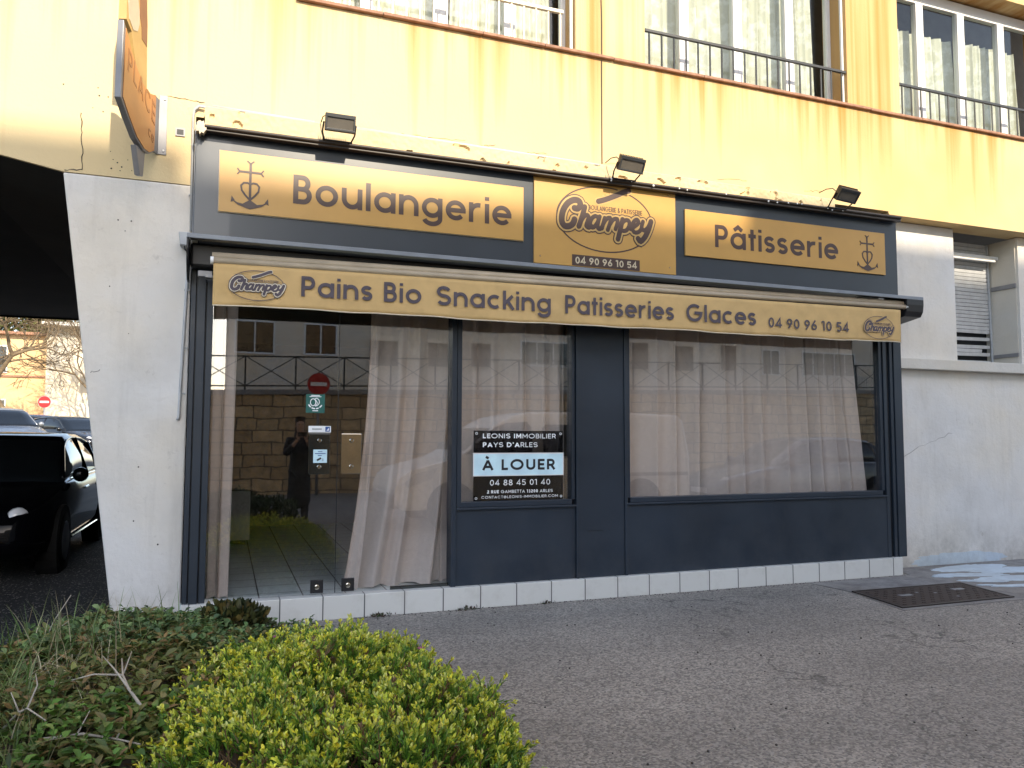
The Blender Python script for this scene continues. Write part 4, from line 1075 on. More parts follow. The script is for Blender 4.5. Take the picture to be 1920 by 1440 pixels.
# ------------------------------------------------------------------ cars
def interp(tab, t):
    for (a, va), (b, vb) in zip(tab, tab[1:]):
        if t <= b: k = (t - a) / (b - a) if b > a else 0; return va + (vb - va) * max(0, k)
    return tab[-1][1]
M_tyre = M('tyre_rubber', (.006, .006, .006), .9, spec=.2); M_rim = M('alloy', (.05, .05, .055), .3, metal=.6)
M_cglass = M('tinted_car_glass', (.006, .008, .010), .03, spec=.9)
M_head = M('headlight', (.55, .57, .6), .1, spec=.9); M_tail = M('tail_lamp', (.25, .01, .01), .2)
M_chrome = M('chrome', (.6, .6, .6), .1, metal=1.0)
def make_car(label, paint_m, loc, rotz, L=4.4, Wd=1.80, H=1.46, group=None, est=False):
    t = thing('parked_car', label, 'car', loc, rotz, group)
    k = H / 1.46; hw0 = Wd / 2
    zt = [(0, .52), (.015, .64), (.06, .72), (.16, .82), (.29, .93), (.36, .955), (.9, 1.0), (.965, .95), (1, .70)]
    hw = [(0, .66), (.03, .84), (.10, .95), (.22, 1), (.82, 1), (.93, .95), (.985, .84), (1, .76)]
    zb = [(0, .30), (.05, .20), (.95, .22), (1, .36)]
    rings = []
    for i in range(41):
        u = i / 40; x = L / 2 - L * u
        T_, B_, w = interp(zt, u) * k, interp(zb, u) * k, interp(hw, u) * hw0
        half = [(w * .80, B_), (w * .95, B_ + .05), (w * .985, B_ + .16 * (T_ - B_) + .05), (w, B_ + .5 * (T_ - B_)), (w * .985, T_ - .12), (w * .955, T_ - .045), (w * .90, T_ - .008), (w * .6, T_ + .012), (0, T_ + .018)]
        rings.append([(x, y, z) for y, z in half] + [(x, -y, z) for y, z in half[-2::-1]])
    MB().loft(rings).build('body', paint_m, t, smooth=True)
    rf = [(.27, .93), (.34, 1.10), (.43, 1.345), (.50, 1.425), (.58, 1.46), (.72, 1.445), (.82, 1.385 if not est else 1.43), (.91, 1.20 if not est else 1.38), (.965, .98)]
    def cab(u):
        zr = interp(rf, u) * k; w = interp(hw, u) * hw0; zl = .90 * k
        f = max(0, min(1, (zr - zl) / (.56 * k)))
        wt = w * (.90 - .20 * f)
        return zr, w * .905, wt, zl
    rings = []; us = [.27 + .695 * i / 28 for i in range(29)]
    for u in us:
        zr, w, wt, zl = cab(u); x = L / 2 - L * u
        half = [(w, zl), (w + (wt - w) * .45, zl + (zr - zl) * .5), (wt, zr - .05), (wt * .94, zr - .012), (wt * .6, zr), (0, zr + .008)]
        rings.append([(x, y, z) for y, z in half] + [(x, -y, z) for y, z in half[-2::-1]])
    MB().loft(rings).build('glasshouse', M_cglass, t, smooth=True)
    rings = []
    for i in range(14):
        u = .465 + (.82 - .465) * i / 13; zr, w, wt, zl = cab(u); x = L / 2 - L * u
        half = [(wt * 1.02 + .005, zr - .065), (wt + .007, zr - .045), (wt * .945, zr - .002), (wt * .6, zr + .008), (0, zr + .016)]
        rings.append([(x, y, z) for y, z in half] + [(x, -y, z) for y, z in half[-2::-1]])
    MB().loft(rings).build('roof', paint_m, t, smooth=True)
    mb = MB()
    for s in (-1, 1):
        def edge(u, fr): 
            zr, w, wt, zl = cab(u); return (L / 2 - L * u, s * (w + (wt - w) * fr + .004), zl + (zr - .05 - zl) * fr)
        mb.tube([edge(u, 1.0) for u in [.30 + .65 * i / 20 for i in range(21)]], .022, 6)
        mb.tube([edge(.63, 0), edge(.635, .5), edge(.64, 1)], .026, 6)
        mb.tube([edge(.86, 0), edge(.84, .5), edge(.82, 1)], .035, 6)
    mb.build('pillar', paint_m, t, smooth=True)
    for s in (-1, 1): MB().tube([(L / 2 - L * u, s * interp(hw, u) * hw0 * .93, .935 * k + .03 * u) for u in [.32 + .58 * i / 12 for i in range(13)]], .010, 6).build('belt_trim', M_chrome, t)
    for s in (-1, 1): MB().tube([(L / 2 - L * u, s * (hw0 * .985), .30 * k) for u in (.30, .5, .72)], .013, 6).build('sill_highlight', M_chrome, t)  # bright tube standing in for the highlight along the sill
    for s in (-1, 1):
        c = Vector((L / 2 - L * .325, s * (hw0 * .93 + .10), .985 * k))
        mb = MB().lathe([(.03, -.07), (.075, -.04), (.085, 0), (.07, .05), (.02, .07)], c, (1, 0, 0), 12); mb.build('wing_mirror', paint_m, t, smooth=True)
        for u in (.47, .68):
            MB().tube([(L / 2 - L * u, s * (hw0 * .985 + .012), .80 * k), (L / 2 - L * (u + .045), s * (hw0 * .985 + .012), .81 * k)], .014, 8).build('door_handle', M_chrome, t)
        MB().lathe([(.02, -.02), (.10, .0), (.085, .035), (.02, .05)], (L / 2 - .16, s * hw0 * .68, .63 * k), (1, s * .5, .25), 14).build('headlight', M_head, t, smooth=True)
        MB().box(-L / 2 + .02, -L / 2 + .10, min(s * hw0 * .5, s * hw0 * .80), max(s * hw0 * .5, s * hw0 * .80), .74 * k, .86 * k).build('tail_light', M_tail, t, bevel=.02)
    for u in (.185, .80):
        for s in (-1, 1):
            c = (L / 2 - L * u, s * (hw0 - .20), .315)
            MB().lathe([(.385, .0), (.385, .195), (.37, .203)], c, (0, s, 0), 26).build('wheel_arch', M_tyre, t)
            wh = MB().lathe([(.22, .0), (.30, .01), (.315, .05), (.315, .17), (.295, .208), (.215, .212)], c, (0, s, 0), 26).build('wheel', M_tyre, t, smooth=True)
            MB().lathe([(.21, .20), (.205, .216), (.05, .219), (.0, .222)], c, (0, s, 0), 22).build('rim', M_rim, wh)
    mb = MB().box(L / 2 - .02, L / 2 + .004, -.26, .26, .40, .50); mb.build('number_plate', M_frame, t)
    return t
P_black = M('black_car_paint', (.002, .002, .003), .08, var=.02, spec=.2)
P_silver = paint('silver_car_paint', (.42, .43, .44), .2, .6); P_blue = paint('steel_blue_car_paint', (.07, .11, .18), .15, .3); P_blk2 = paint('dark_car_paint', (.016, .018, .022), .12); P_white = paint('white_van_paint', (.86, .85, .82), .25); P_grey = paint('grey_car_paint', (.10, .11, .12), .15, .3)
make_car('glossy black car parked in the dark drive-through beside the white pylon', P_black, (-2.50, 4.55, .004), R(-90), 4.4, 1.84, 1.46)
make_car('silver car in the sunny car park just behind the black car', P_silver, (-6.95, 23.4, .70), R(-60), 4.5, 1.82, 1.66, 'cars in the car park', True)
make_car('steel blue car between the silver and the dark car in the car park', P_blue, (-6.75, 27.8, .70), R(-35), 4.5, 1.82, 1.56, 'cars in the car park')
make_car('dark car in the car park, nearest the white pylon', P_blk2, (-5.2, 25.6, .70), R(-50), 4.3, 1.78, 1.44, 'cars in the car park')
make_car('grey car parked behind the white van across from the wide window', P_grey, (10.6, -6.15, .0), R(180), 4.3, 1.78, 1.45)

def make_van(loc, rotz):
    t = thing('parked_van', 'white panel van parked across from the shop, mirrored in the middle windows', 'van', loc, rotz)
    L, w = 5.2, .93
    prof = [(2.60, .38), (2.62, .62), (2.56, .80), (2.38, .92), (1.75, 1.08), (1.55, 1.18), (.95, 1.66), (.70, 1.78), (.40, 1.84), (-1.2, 1.86), (-2.42, 1.83), (-2.52, 1.74), (-2.60, 1.1), (-2.60, .42), (-2.52, .30), (2.48, .30)]
    rings = []
    for y, sc in ((-w, .94), (-w * .98, .985), (-w * .9, 1.0), (w * .9, 1.0), (w * .98, .985), (w, .94)):
        rings.append([(x * (.985 if sc < .95 else 1), y if z < 1.2 else y * (1 - .10 * (z - 1.2) / .65), .95 + (z - .95) * sc) for x, z in prof])
    MB().loft(rings).build('body', P_white, t, bevel=.03)
    for s in (-1, 1):
        def fn(u, v, d): return (u, s * (w * (1 - .10 * max(0, v - 1.2) / .65) + d), v)
        MB().prism([(1.50, 1.16), (1.02, 1.58), (.80, 1.66), (.45, 1.68), (.38, 1.60), (.38, 1.14)], fn, -.02, .006).build('cab_window', M_cglass, t)
        MB().prism([(.18, 1.12), (.18, 1.58), (.12, 1.64), (-.70, 1.64), (-.76, 1.58), (-.76, 1.12)], fn, -.02, .006).build('side_window', M_cglass, t)
        MB().prism([(-.95, .78), (-.95, .84), (-2.55, .84), (-2.55, .78)], fn, -.01, .012).build('rub_strip', M_grey, t)
        MB().prism([(2.52, .70), (2.30, .86), (1.95, .96), (2.05, .78), (2.40, .66)], fn, -.03, .010).build('headlight', M_head, t)
        mb = MB().box(1.22, 1.42, s * w + (0 if s > 0 else -.20), s * w + (.20 if s > 0 else 0), 1.10, 1.34); mb.build('wing_mirror', M_black, t, bevel=.04)
        for x in (1.72, -1.62):
            MB().lathe([(.40, -.02), (.40, .004)], (x, s * w, .34), (0, s, 0), 26).build('wheel_arch', M_tyre, t)
            wh = MB().lathe([(.22, -.15), (.325, -.12), (.325, -.01), (.30, .012), (.2, .014)], (x, s * w, .33), (0, s, 0), 26).build('wheel', M_tyre, t, smooth=True)
            MB().lathe([(.19, .0), (.18, .017), (.0, .022)], (x, s * w, .33), (0, s, 0), 20).build('rim', M_rim, wh)
    MB().prism([(-.80, 1.58), (.80, 1.58), (.86, 1.22), (-.86, 1.22)], lambda u, v, d: (1.545 - (v - 1.18) * 1.24 + d, u, v), -.02, .012).build('windscreen', M_cglass, t)
    MB().box(2.56, 2.64, -.85, .85, .32, .56).build('bumper', M_grey, t, bevel=.03)
    return t
make_van((5.05, -6.15, 0), R(180))

# ------------------------------------------------------------------ no-entry signs
def no_entry(label, loc, rotz, r_, h):
    t = thing('road_sign', label, 'road sign', loc, rotz, 'no entry signs')
    MB().tube([(0, .03, 0), (0, .03, h + r_)], .035, 10).build('post', M_grey, t, smooth=True)
    MB().lathe([(r_, 0), (r_, .018), (r_ - .01, .02)], (0, 0, h), (0, -1, 0), 40).build('red_disc', M_red, t)
    MB().lathe([(r_ + .012, -.004), (r_ + .012, .016)], (0, .004, h), (0, -1, 0), 40).build('rim', M_lightgrey, t)
    BX('white_bar', M_frame, t, -r_ * .72, r_ * .72, -.024, -.0205, h - r_ * .17, h + r_ * .17)
M_red = M('red_enamel', (.40, .015, .018), .35)
no_entry('round red no entry sign on a post in front of the far houses', (-6.98, 30.0, .7), R(-8), .235, 2.12)
no_entry('round red no entry sign by the stone wall, mirrored in the glass door', (2.13, -13.0, 0), R(180), .27, 2.72)

# ------------------------------------------------------------------ far houses, seen through the passage
def house(name, label, x0, x1, y0, y1, z0, z1, mat, windows, facing, cat='house', roof=None, group=None):
    t = thing(name, label, cat, ((x0 + x1) / 2, y0, z0), 0, group)
    cx = (x0 + x1) / 2; cz = z0; cy = y0
    BX('wall', mat, t, x0 - cx, x1 - cx, min(0, y1 - cy), max(0, y1 - cy), 0, z1 - z0)
    s = facing
    for (a, b, c, d, kind) in windows:
        a -= cx; b -= cx; c -= cz; d -= cz
        if kind == 'band':
            continue
        m_ = MB()
        yy0, yy1 = (-.06, -.002) if s < 0 else (.002, .06)
        f = .06
        m_.box(a, a + f, yy0, yy1, c, d); m_.box(b - f, b, yy0, yy1, c, d); m_.box(a + f, b - f, yy0, yy1, c, c + f); m_.box(a + f, b - f, yy0, yy1, d - f, d)
        if kind in ('w', 'b'):
            n = max(1, round((b - a) / .7))
            for i in range(1, n): q = a + (b - a) * i / n; m_.box(q - .025, q + .025, yy0, yy1, c + f, d - f)
        w = m_.build('window', M_frame if kind != 's' else mat, t)
        p0, p1 = (-.025, -.003) if s < 0 else (.003, .025)
        BX('pane', M_pane if kind != 's' else M_shut, w, a + f, b - f, p0, p1, c + f, d - f)
        if kind == 's2':
            pass
        if kind == 'b':
            m_ = MB(); o0, o1 = (-.62, -.002) if s < 0 else (.002, .62)
            m_.box(a - .2, b + .2, o0, o1, c - .95, c - .80)
            e0, e1 = (o0, o0 + .03) if s < 0 else (o1 - .03, o1)
            m_.box(a - .2, b + .2, e0, e1, c + .0, c + .05)
            n = int((b - a + .4) / .12)
            for i in range(n + 1): q = a - .2 + (b - a + .38) * i / n; m_.box(q, q + .02, e0, e1, c - .80, c)
            m_.build('balcony', M_greyrender, t)
    return t
M_shut = M('taupe_shutter', (.17, .13, .10), .7)
M_far1 = white_mat('far_ochre', (.66, .47, .27), (.50, .32, .17), .6); M_far2 = white_mat('far_white', (.68, .62, .52), (.5, .43, .33), .4)
M_opp = white_mat('opposite_render', (.80, .70, .58), (.40, .33, .26), .5); M_opp2 = white_mat('opposite_pale_render', (.80, .70, .60), (.42, .35, .3), .5)
hw_ = []
for r_ in range(2):
    for c_ in range(6):
        a = -19.6 + c_ * 2.5; hw_.append((a, a + 1.0, 1.9 + r_ * 2.9, 3.4 + r_ * 2.9, 'w'))
H1 = house('ochre_house', 'sunlit ochre house with white windows behind the bare tree', -22, -9.2, 42, 50, .7, 6.9, M_far1, [w for w in hw_ if w[1] < -9.5], -1)
mb = MB().box(-6.6, 6.6, -.4, 8.4, 6.2, 6.34); mb.build('roof', M_terra, H1)
mb = MB().box(-6.4, 6.4, -.09, -.002, 1.0, 1.4).box(-6.4, 6.4, -.09, -.002, 3.9, 4.0); mb.build('string_course', M_terra, H1)
H2 = house('white_house', 'sunlit white block with long balconies beside the ochre house', -9.1, 2, 41, 50, .7, 7.3, M_far2, [(-7.4, -4.9, 2.0, 3.0, 'w'), (-7.4, -4.9, 4.9, 5.9, 'w'), (-4.3, -2.4, 4.9, 5.9, 'w')], -1)
mb = MB()
for zz in (1.2, 3.5):
    mb.box(-3.7, 5.4, -1.3, -.002, zz + .35, zz + .47); mb.box(-3.7, 5.4, -1.3, -1.2, zz + .471, zz + 1.25)
mb.build('balcony', M_far2, H2)
BX('roof_slab', M_greyrender, H2, -5.7, 5.7, -.9, 9.1, 6.6, 6.78)
BX('chimney', M_far2, H2, -4.0, -3.5, 1.0, 1.6, 6.78, 7.5)
BX('chimney_pot', M_terra, H2, -3.9, -3.6, 1.15, 1.45, 7.5, 8.0)
HD = MB()

# ------------------------------------------------------------------ across the street (mirrored in the glass)
tw = MB()
def topz(x): return 2.40 + .0232 * (x + 2)
tw.prism([(-60, 0), (60, 0), (60, topz(60)), (-60, topz(-60))], lambda u, v, d: (u, d, v), -14.0, -13.6)
SW = tw.build('stone_wall', M_stone)
tag(SW, 'long ashlar retaining wall across the street, seen in the shop glass', 'wall')
mb = MB().prism([(-60, topz(-60)), (60, topz(60)), (60, topz(60) + .12), (-60, topz(-60) + .12)], lambda u, v, d: (u, d, v), -14.05, -13.54)
mb.build('coping', M_concrete, SW)
mb = MB()
x0 = -12.0; n = 34; sp = 1.215
for i in range(n + 1):
    x = x0 + i * sp + .28; b0 = topz(x) + .13
    mb.box(x - .02, x + .02, -13.82, -13.78, b0 - .02, b0 + .86)
    if i < n:
        x_ = x + sp; b1 = topz(x_) + .13
        for z_ in (.10, .84): mb.box(0, 1, -.015, .015, -.018, .018, Matrix.Translation((x, -13.8, b0 + z_)) @ Matrix(((sp, 0, 0, 0), (0, 1, 0, 0), (b1 - b0, 0, 1, 0), (0, 0, 0, 1))))
        mb.tube([(x, -13.8, b0 + .10), (x_, -13.8, b1 + .84)], .013, 5); mb.tube([(x, -13.79, b0 + .84), (x_, -13.79, b1 + .10)], .013, 5)
RG = mb.build('street_railing', M_iron)
tag(RG, 'black iron railing with crossed bars on top of the stone wall', 'railing')
ow = [(.22, 1.61, 4.39, 5.6, 'w'), (2.62, 3.83, 4.42, 5.6, 'w'), (4.97, 6.17, 4.06, 5.13, 's'), (7.24, 8.15, 4.1, 5.13, 's'), (8.97, 9.92, 4.15, 5.2, 's'), (11.12, 13.3, 4.3, 5.35, 'b'), (14.2, 15.2, 4.2, 5.3, 's')]
for r_ in range(1, 5):
    for q in [(.3, 1.6), (2.6, 3.8), (5, 6.1), (7.2, 8.2), (9, 9.9), (11.2, 13.2), (14.2, 15.1)]: ow.append((*q, 4.3 + 2.75 * r_, 5.5 + 2.75 * r_, 's' if q[0] in (5, 9) else 'w'))
OB = house('opposite_block', 'tall beige apartment block across the street above the stone wall', -.05, 15.6, -22.6, -34, 2.5, 17.22, M_opp, ow, 1, 'building')
BX('shadow_parapet', M_opp, OB, -7.8, -4.3, -2.0, -.0, 14.72, 15.02)  # added, unseen: raises the roofline to shape the shadow edge on the facade
BX('shadow_parapet', M_opp, OB, .9, 7.8, -2.0, -.0, 14.72, 15.10)  # also added, lifts the shadow edge towards the right end
ow2 = [(17.8, 18.8, 4.6, 5.95, 's'), (20.15, 21.3, 4.6, 5.9, 's'), (22.75, 23.8, 4.7, 6.05, 's'), (25.3, 26.4, 4.6, 5.9, 'w'), (27.8, 31.3, 4.6, 5.9, 'b')]
for r_ in range(1, 5):
    for q in [(17.8, 18.8), (20.1, 21.3), (22.7, 23.8), (25.3, 26.4), (28, 31)]: ow2.append((*q, 4.6 + 2.8 * r_, 5.9 + 2.8 * r_, 'w' if r_ % 2 else 's'))
house('opposite_block', 'pale apartment block to the right of the beige one across the street', 16.0, 40, -25.5, -36, 2.5, 18.6, M_opp2, ow2, 1, 'building')

# ------------------------------------------------------------------ trees
def tree(name, label, loc, h, seed, spread, twigs=True, dec=.60, tmin=.008, r0=.2, levels=5, mat=None):
    t = thing(name, label, 'tree', loc)
    rr_ = random.Random(seed)
    tr = MB(); tw_ = MB()
    def grow(p, d, l, r, lev):
        n = 4 if lev < 3 else 3
        pts = [p]; rs = [r]
        for i in range(n):
            d = (d + Vector((rr_.gauss(0, .16), rr_.gauss(0, .16), rr_.gauss(.02, .10)))).normalized()
            p = p + d * (l / n); pts.append(p); rs.append(r * (1 - .55 * (i + 1) / n))
        (tr if lev < 3 else tw_).tube(pts, rs, 7 if lev < 2 else (5 if lev < 4 else 3), cap=False)
        if lev >= levels: return
        k = rr_.choice([3, 3, 4]) if lev < 3 else rr_.choice([2, 3, 3])
        for j in range(k + (1 if lev == 0 else 0)):
            a = rr_.uniform(0, 6.28); s = rr_.uniform(.45, 1.0) * spread
            o = d.orthogonal().normalized(); o = (Matrix.Rotation(a, 3, d) @ o)
            nd = (d + o * s).normalized(); nd = (nd + Vector((0, 0, .10))).normalized()
            st = pts[-1] if j < 2 else pts[rr_.randint(2, len(pts) - 1)]
            grow(st, nd, l * rr_.uniform(.66, .86), max(tmin, r * dec * rr_.uniform(.8, 1.05)), lev + 1)
    grow(Vector((0, 0, -.05)), Vector((.02, 0, 1)), h * .30, r0, 0)
    tr.build('trunk', mat, t, smooth=True, fix=False)
    tw_.build('crown', mat, t, smooth=True, fix=False)
    return t
M_bark = M('pale_bark', (.15, .11, .065), .9, var=.3, vs=8)
tree('bare_tree', 'bare winter tree with spreading branches in front of the far ochre house', (-8.35, 33.0, .7), 9.5, 5, 1.15, r0=.30, levels=6, mat=M_bark, tmin=.016)
tree('bare_tree', 'smaller bare tree just beyond the car park, nearer the white pylon', (-5.0, 36.0, .7), 9.0, 12, 1.0, r0=.16, levels=6, mat=M_bark, tmin=.014)

# ------------------------------------------------------------------ leaves
def leaf_mat(name, trans=.25, rough=.5):
    m, t, b = nt(name)
    a = t.nodes.new('ShaderNodeAttribute'); a.attribute_name = 'col'
    t.links.new(a.outputs['Color'], b.inputs['Base Color'])
    b.inputs['Roughness'].default_value = rough
    b.inputs['Specular IOR Level'].default_value = .4
    tr = t.nodes.new('ShaderNodeBsdfTranslucent'); t.links.new(a.outputs['Color'], tr.inputs[0])
    mx = t.nodes.new('ShaderNodeMixShader'); mx.inputs[0].default_value = trans
    out = [n for n in t.nodes if n.type == 'OUTPUT_MATERIAL'][0]
    t.links.new(b.outputs[0], mx.inputs[1]); t.links.new(tr.outputs[0], mx.inputs[2]); t.links.new(mx.outputs[0], out.inputs[0])
    return m
M_leaf = leaf_mat('leaf'); M_succ = leaf_mat('fleshy_leaf', .14, .4)
def norm(a): return a / np.maximum(1e-9, np.linalg.norm(a, axis=-1, keepdims=True))
def leaves(name, mat, pos, dirv, length, width, col, up=None, fold=.25, droop=0.0, parent=None):
    n = len(pos); d = norm(dirv)
    ref = rng.normal(size=(n, 3)) if up is None else np.broadcast_to(up, (n, 3)) + rng.normal(size=(n, 3)) * .35
    s = norm(np.cross(d, ref)); u = np.cross(s, d)
    L_, w = length[:, None], width[:, None]
    base = pos; mid = pos + d * L_ * .5
    V = np.stack([base, mid + s * w * .5 + u * w * fold, mid - u * w * .02, mid - s * w * .5 + u * w * fold, pos + d * L_ - u * L_ * droop,
                  pos + d * L_ * .8 + s * w * .36 + u * (w * fold * .6 - L_ * droop * .5), pos + d * L_ * .8 - s * w * .36 + u * (w * fold * .6 - L_ * droop * .5), pos + d * L_ * .2 + s * w * .3 + u * w * fold * .5, pos + d * L_ * .2 - s * w * .3 + u * w * fold * .5], 1)
    F = np.array([[0, 7, 1, 2], [0, 2, 3, 8], [2, 1, 5, 4], [2, 4, 6, 3]])
    k = V.shape[1]
    faces = (np.arange(n)[:, None, None] * k + F[None]).reshape(-1)
    me = bpy.data.meshes.new(name)
    me.vertices.add(n * k); me.vertices.foreach_set('co', V.reshape(-1).astype(np.float32))
    nf = n * 4
    me.loops.add(nf * 4); me.loops.foreach_set('vertex_index', faces.astype(np.int32))
    me.polygons.add(nf); me.polygons.foreach_set('loop_start', (np.arange(nf) * 4).astype(np.int32))
    me.update(calc_edges=True)
    at = me.color_attributes.new('col', 'FLOAT_COLOR', 'POINT')
    c = np.repeat(np.concatenate([col, np.ones((n, 1))], 1)[:, None, :], k, 1).reshape(-1)
    at.data.foreach_set('color', c.astype(np.float32))
    me.polygons.foreach_set('use_smooth', [True] * nf)
    o = bpy.data.objects.new(name, me); COL.objects.link(o); me.materials.append(mat)
    if parent is not None: o.parent = parent
    return o
def pick(pal, n, jit=.18):
    p = np.array(pal)[rng.integers(0, len(pal), n)]
    return np.clip(p * (1 + rng.normal(size=(n, 1)) * jit), .004, .9)
EV = thing('evergreen_tree', 'olive evergreen tree rising behind the far ochre house', 'tree', (-12.2, 52.0, .7))
n_ = 9000
cc = rng.normal(size=(70, 3)) * np.array([1.9, 1.6, 1.5]) + np.array([0, 0, 9.2])
pp = cc[rng.integers(0, 70, n_)] + rng.normal(size=(n_, 3)) * .45
leaves('crown', M_leaf, pp, rng.normal(size=(n_, 3)), rng.uniform(.25, .45, n_), rng.uniform(.08, .16, n_), pick([(.12, .13, .03), (.17, .15, .05), (.08, .10, .03)], n_), parent=EV)
mb = MB().tube([(0, 0, -.05), (.1, 0, 4), (0, .1, 9)], [.3, .24, .1], 8)
for i in range(10): mb.tube([(0, 0, 5 + .35 * i), tuple(cc[i * 3] * .9 + np.array([0, 0, .9]))], [.1, .04], 5)
mb.build('trunk', M_bark, EV)
# bright fleshy mound in front
def mound_h(x, y):
    cx, cy = .47, -2.90
    a = np.sqrt(((x - cx) / .73) ** 2 + ((y - cy) / 1.42) ** 2)
    h = .40 * np.sqrt(np.clip(1 - a ** 2.8, 0, 1)) * (1 + .0 * x) + .03 * np.sin(31 * x + 5 * np.sin(11 * y)) * np.sin(27 * y + 4 * np.sin(13 * x)) + .045 * np.sin(7 * x + 1.3) * np.cos(6 * y) + .03 * np.sin(15 * x + 9 * y) * np.cos(13 * y - 4 * x)
    return h, a
SHB = thing('flowering_shrub', 'bright yellow green fleshy shrub mound with a few purple flowers', 'shrub', (0, 0, 0))
ncl = 1500
X = rng.uniform(-.35, 1.35, ncl * 2); Y = rng.uniform(-4.1, -1.45, ncl * 2)
h, a = mound_h(X, Y); k = a < .985
X, Y, h = X[k][:ncl], Y[k][:ncl], h[k][:ncl]
e = .02
gx = (mound_h(X + e, Y)[0] - mound_h(X - e, Y)[0]) / (2 * e); gy = (mound_h(X, Y + e)[0] - mound_h(X, Y - e)[0]) / (2 * e)
cn_ = norm(np.stack([-np.clip(gx, -1.5, 1.5) * .5, -np.clip(gy, -1.5, 1.5) * .5, np.ones(len(X))], 1) + rng.normal(size=(len(X), 3)) * .18)
cdep = rng.normal(size=len(X)) * .030; cyel = np.clip(rng.normal(size=len(X)) * .35 + .80, .05, 1)
ksh = 4
ci = np.repeat(np.arange(len(X)), ksh); n0 = len(ci)
axis = norm(cn_[ci] + rng.normal(size=(n0, 3)) * .34)
SL = rng.uniform(.06, .135, n0)
basep = np.stack([X[ci], Y[ci], np.maximum(.02, h[ci] + cdep[ci] - .085)], 1) + rng.normal(size=(n0, 3)) * np.array([.014, .014, .012])
yel = np.clip(cyel[ci] + rng.normal(size=n0) * .15, 0, 1)
PP, DD, LL, WW, CC = [], [], [], [], []
nl = 17
o1 = norm(np.cross(axis, np.array([.3, .5, .2]))); o2 = np.cross(axis, o1)
for i in range(nl):
    f = i / (nl - 1)
    ang = i * 2.4 + rng.uniform(-.4, .4, n0)
    rad = o1 * np.cos(ang)[:, None] + o2 * np.sin(ang)[:, None]
    tip = i >= nl - 5
    PP.append(basep + axis * (SL * (.12 + .88 * min(1, f * 1.12)))[:, None])
    DD.append(axis * (1.25 if not tip else 1.0) + rad * (.62 if not tip else rng.uniform(.35, .9, n0)[:, None]))
    LL.append(rng.uniform(.021, .039, n0) * (1 if not tip else .68)); WW.append(rng.uniform(.0048, .0078, n0) * (1 if not tip else 1.55))
    g_ = pick([(.10, .22, .025), (.15, .30, .035), (.065, .15, .026), (.20, .33, .04)], n0)
    y_ = pick([(.88, .84, .10), (.74, .78, .08), (.92, .86, .24), (.82, .70, .06)], n0)
    w_ = np.clip((f - .50) / .35, 0, 1) * yel * (1.0 if tip else .55)
    CC.append(g_ * (1 - w_[:, None]) + y_ * w_[:, None])
dead = rng.random(n0) < .035
for c in CC: c[dead] = np.array([.20, .12, .06]) * (.7 + .6 * rng.random((int(dead.sum()), 1)))
leaves('foliage', M_succ, np.concatenate(PP), np.concatenate(DD), np.concatenate(LL), np.concatenate(WW), np.concatenate(CC), fold=.6, parent=SHB)
mb = MB()
sel = rng.choice(n0, 2200, replace=False)
for i in sel:
    p = basep[i]; q = p - axis[i] * .10
    mb.tube([tuple(q), tuple(p + axis[i] * SL[i] * .9)], .0022, 4, cap=False)
mb.build('stem', M('reddish_stem', (.16, .09, .04), .7), SHB, fix=False)
M_purple = M('purple_petal', (.34, .02, .20), .5)
for (fx, fy) in [(.60, -2.12), (.635, -2.30), (.98, -2.33), (1.10, -2.72), (.28, -1.72)]:
    hz = float(mound_h(np.array([fx]), np.array([fy]))[0][0]) + .045
    mb = MB()
    for j in range(16):
        t_ = j * math.pi / 8; 
        mb.add([(fx, fy, hz), (fx + .012 * math.cos(t_ - .3), fy + .012 * math.sin(t_ - .3), hz + .012), (fx + .026 * math.cos(t_), fy + .026 * math.sin(t_), hz + .020 + .004 * (j % 2)), (fx + .012 * math.cos(t_ + .3), fy + .012 * math.sin(t_ + .3), hz + .012)], [(0, 1, 2, 3)])
    mb.build('flower', M_purple, SHB, fix=False)
MB().grid(lambda u, v: (lambda x, y: (x, y, max(.0, float(mound_h(np.array([x]), np.array([y]))[0][0]) - .13)))(-.24 + 1.42 * u, -4.3 + 2.80 * v), 40, 46).build('soil_core', M_soil, SHB, smooth=True, fix=False)

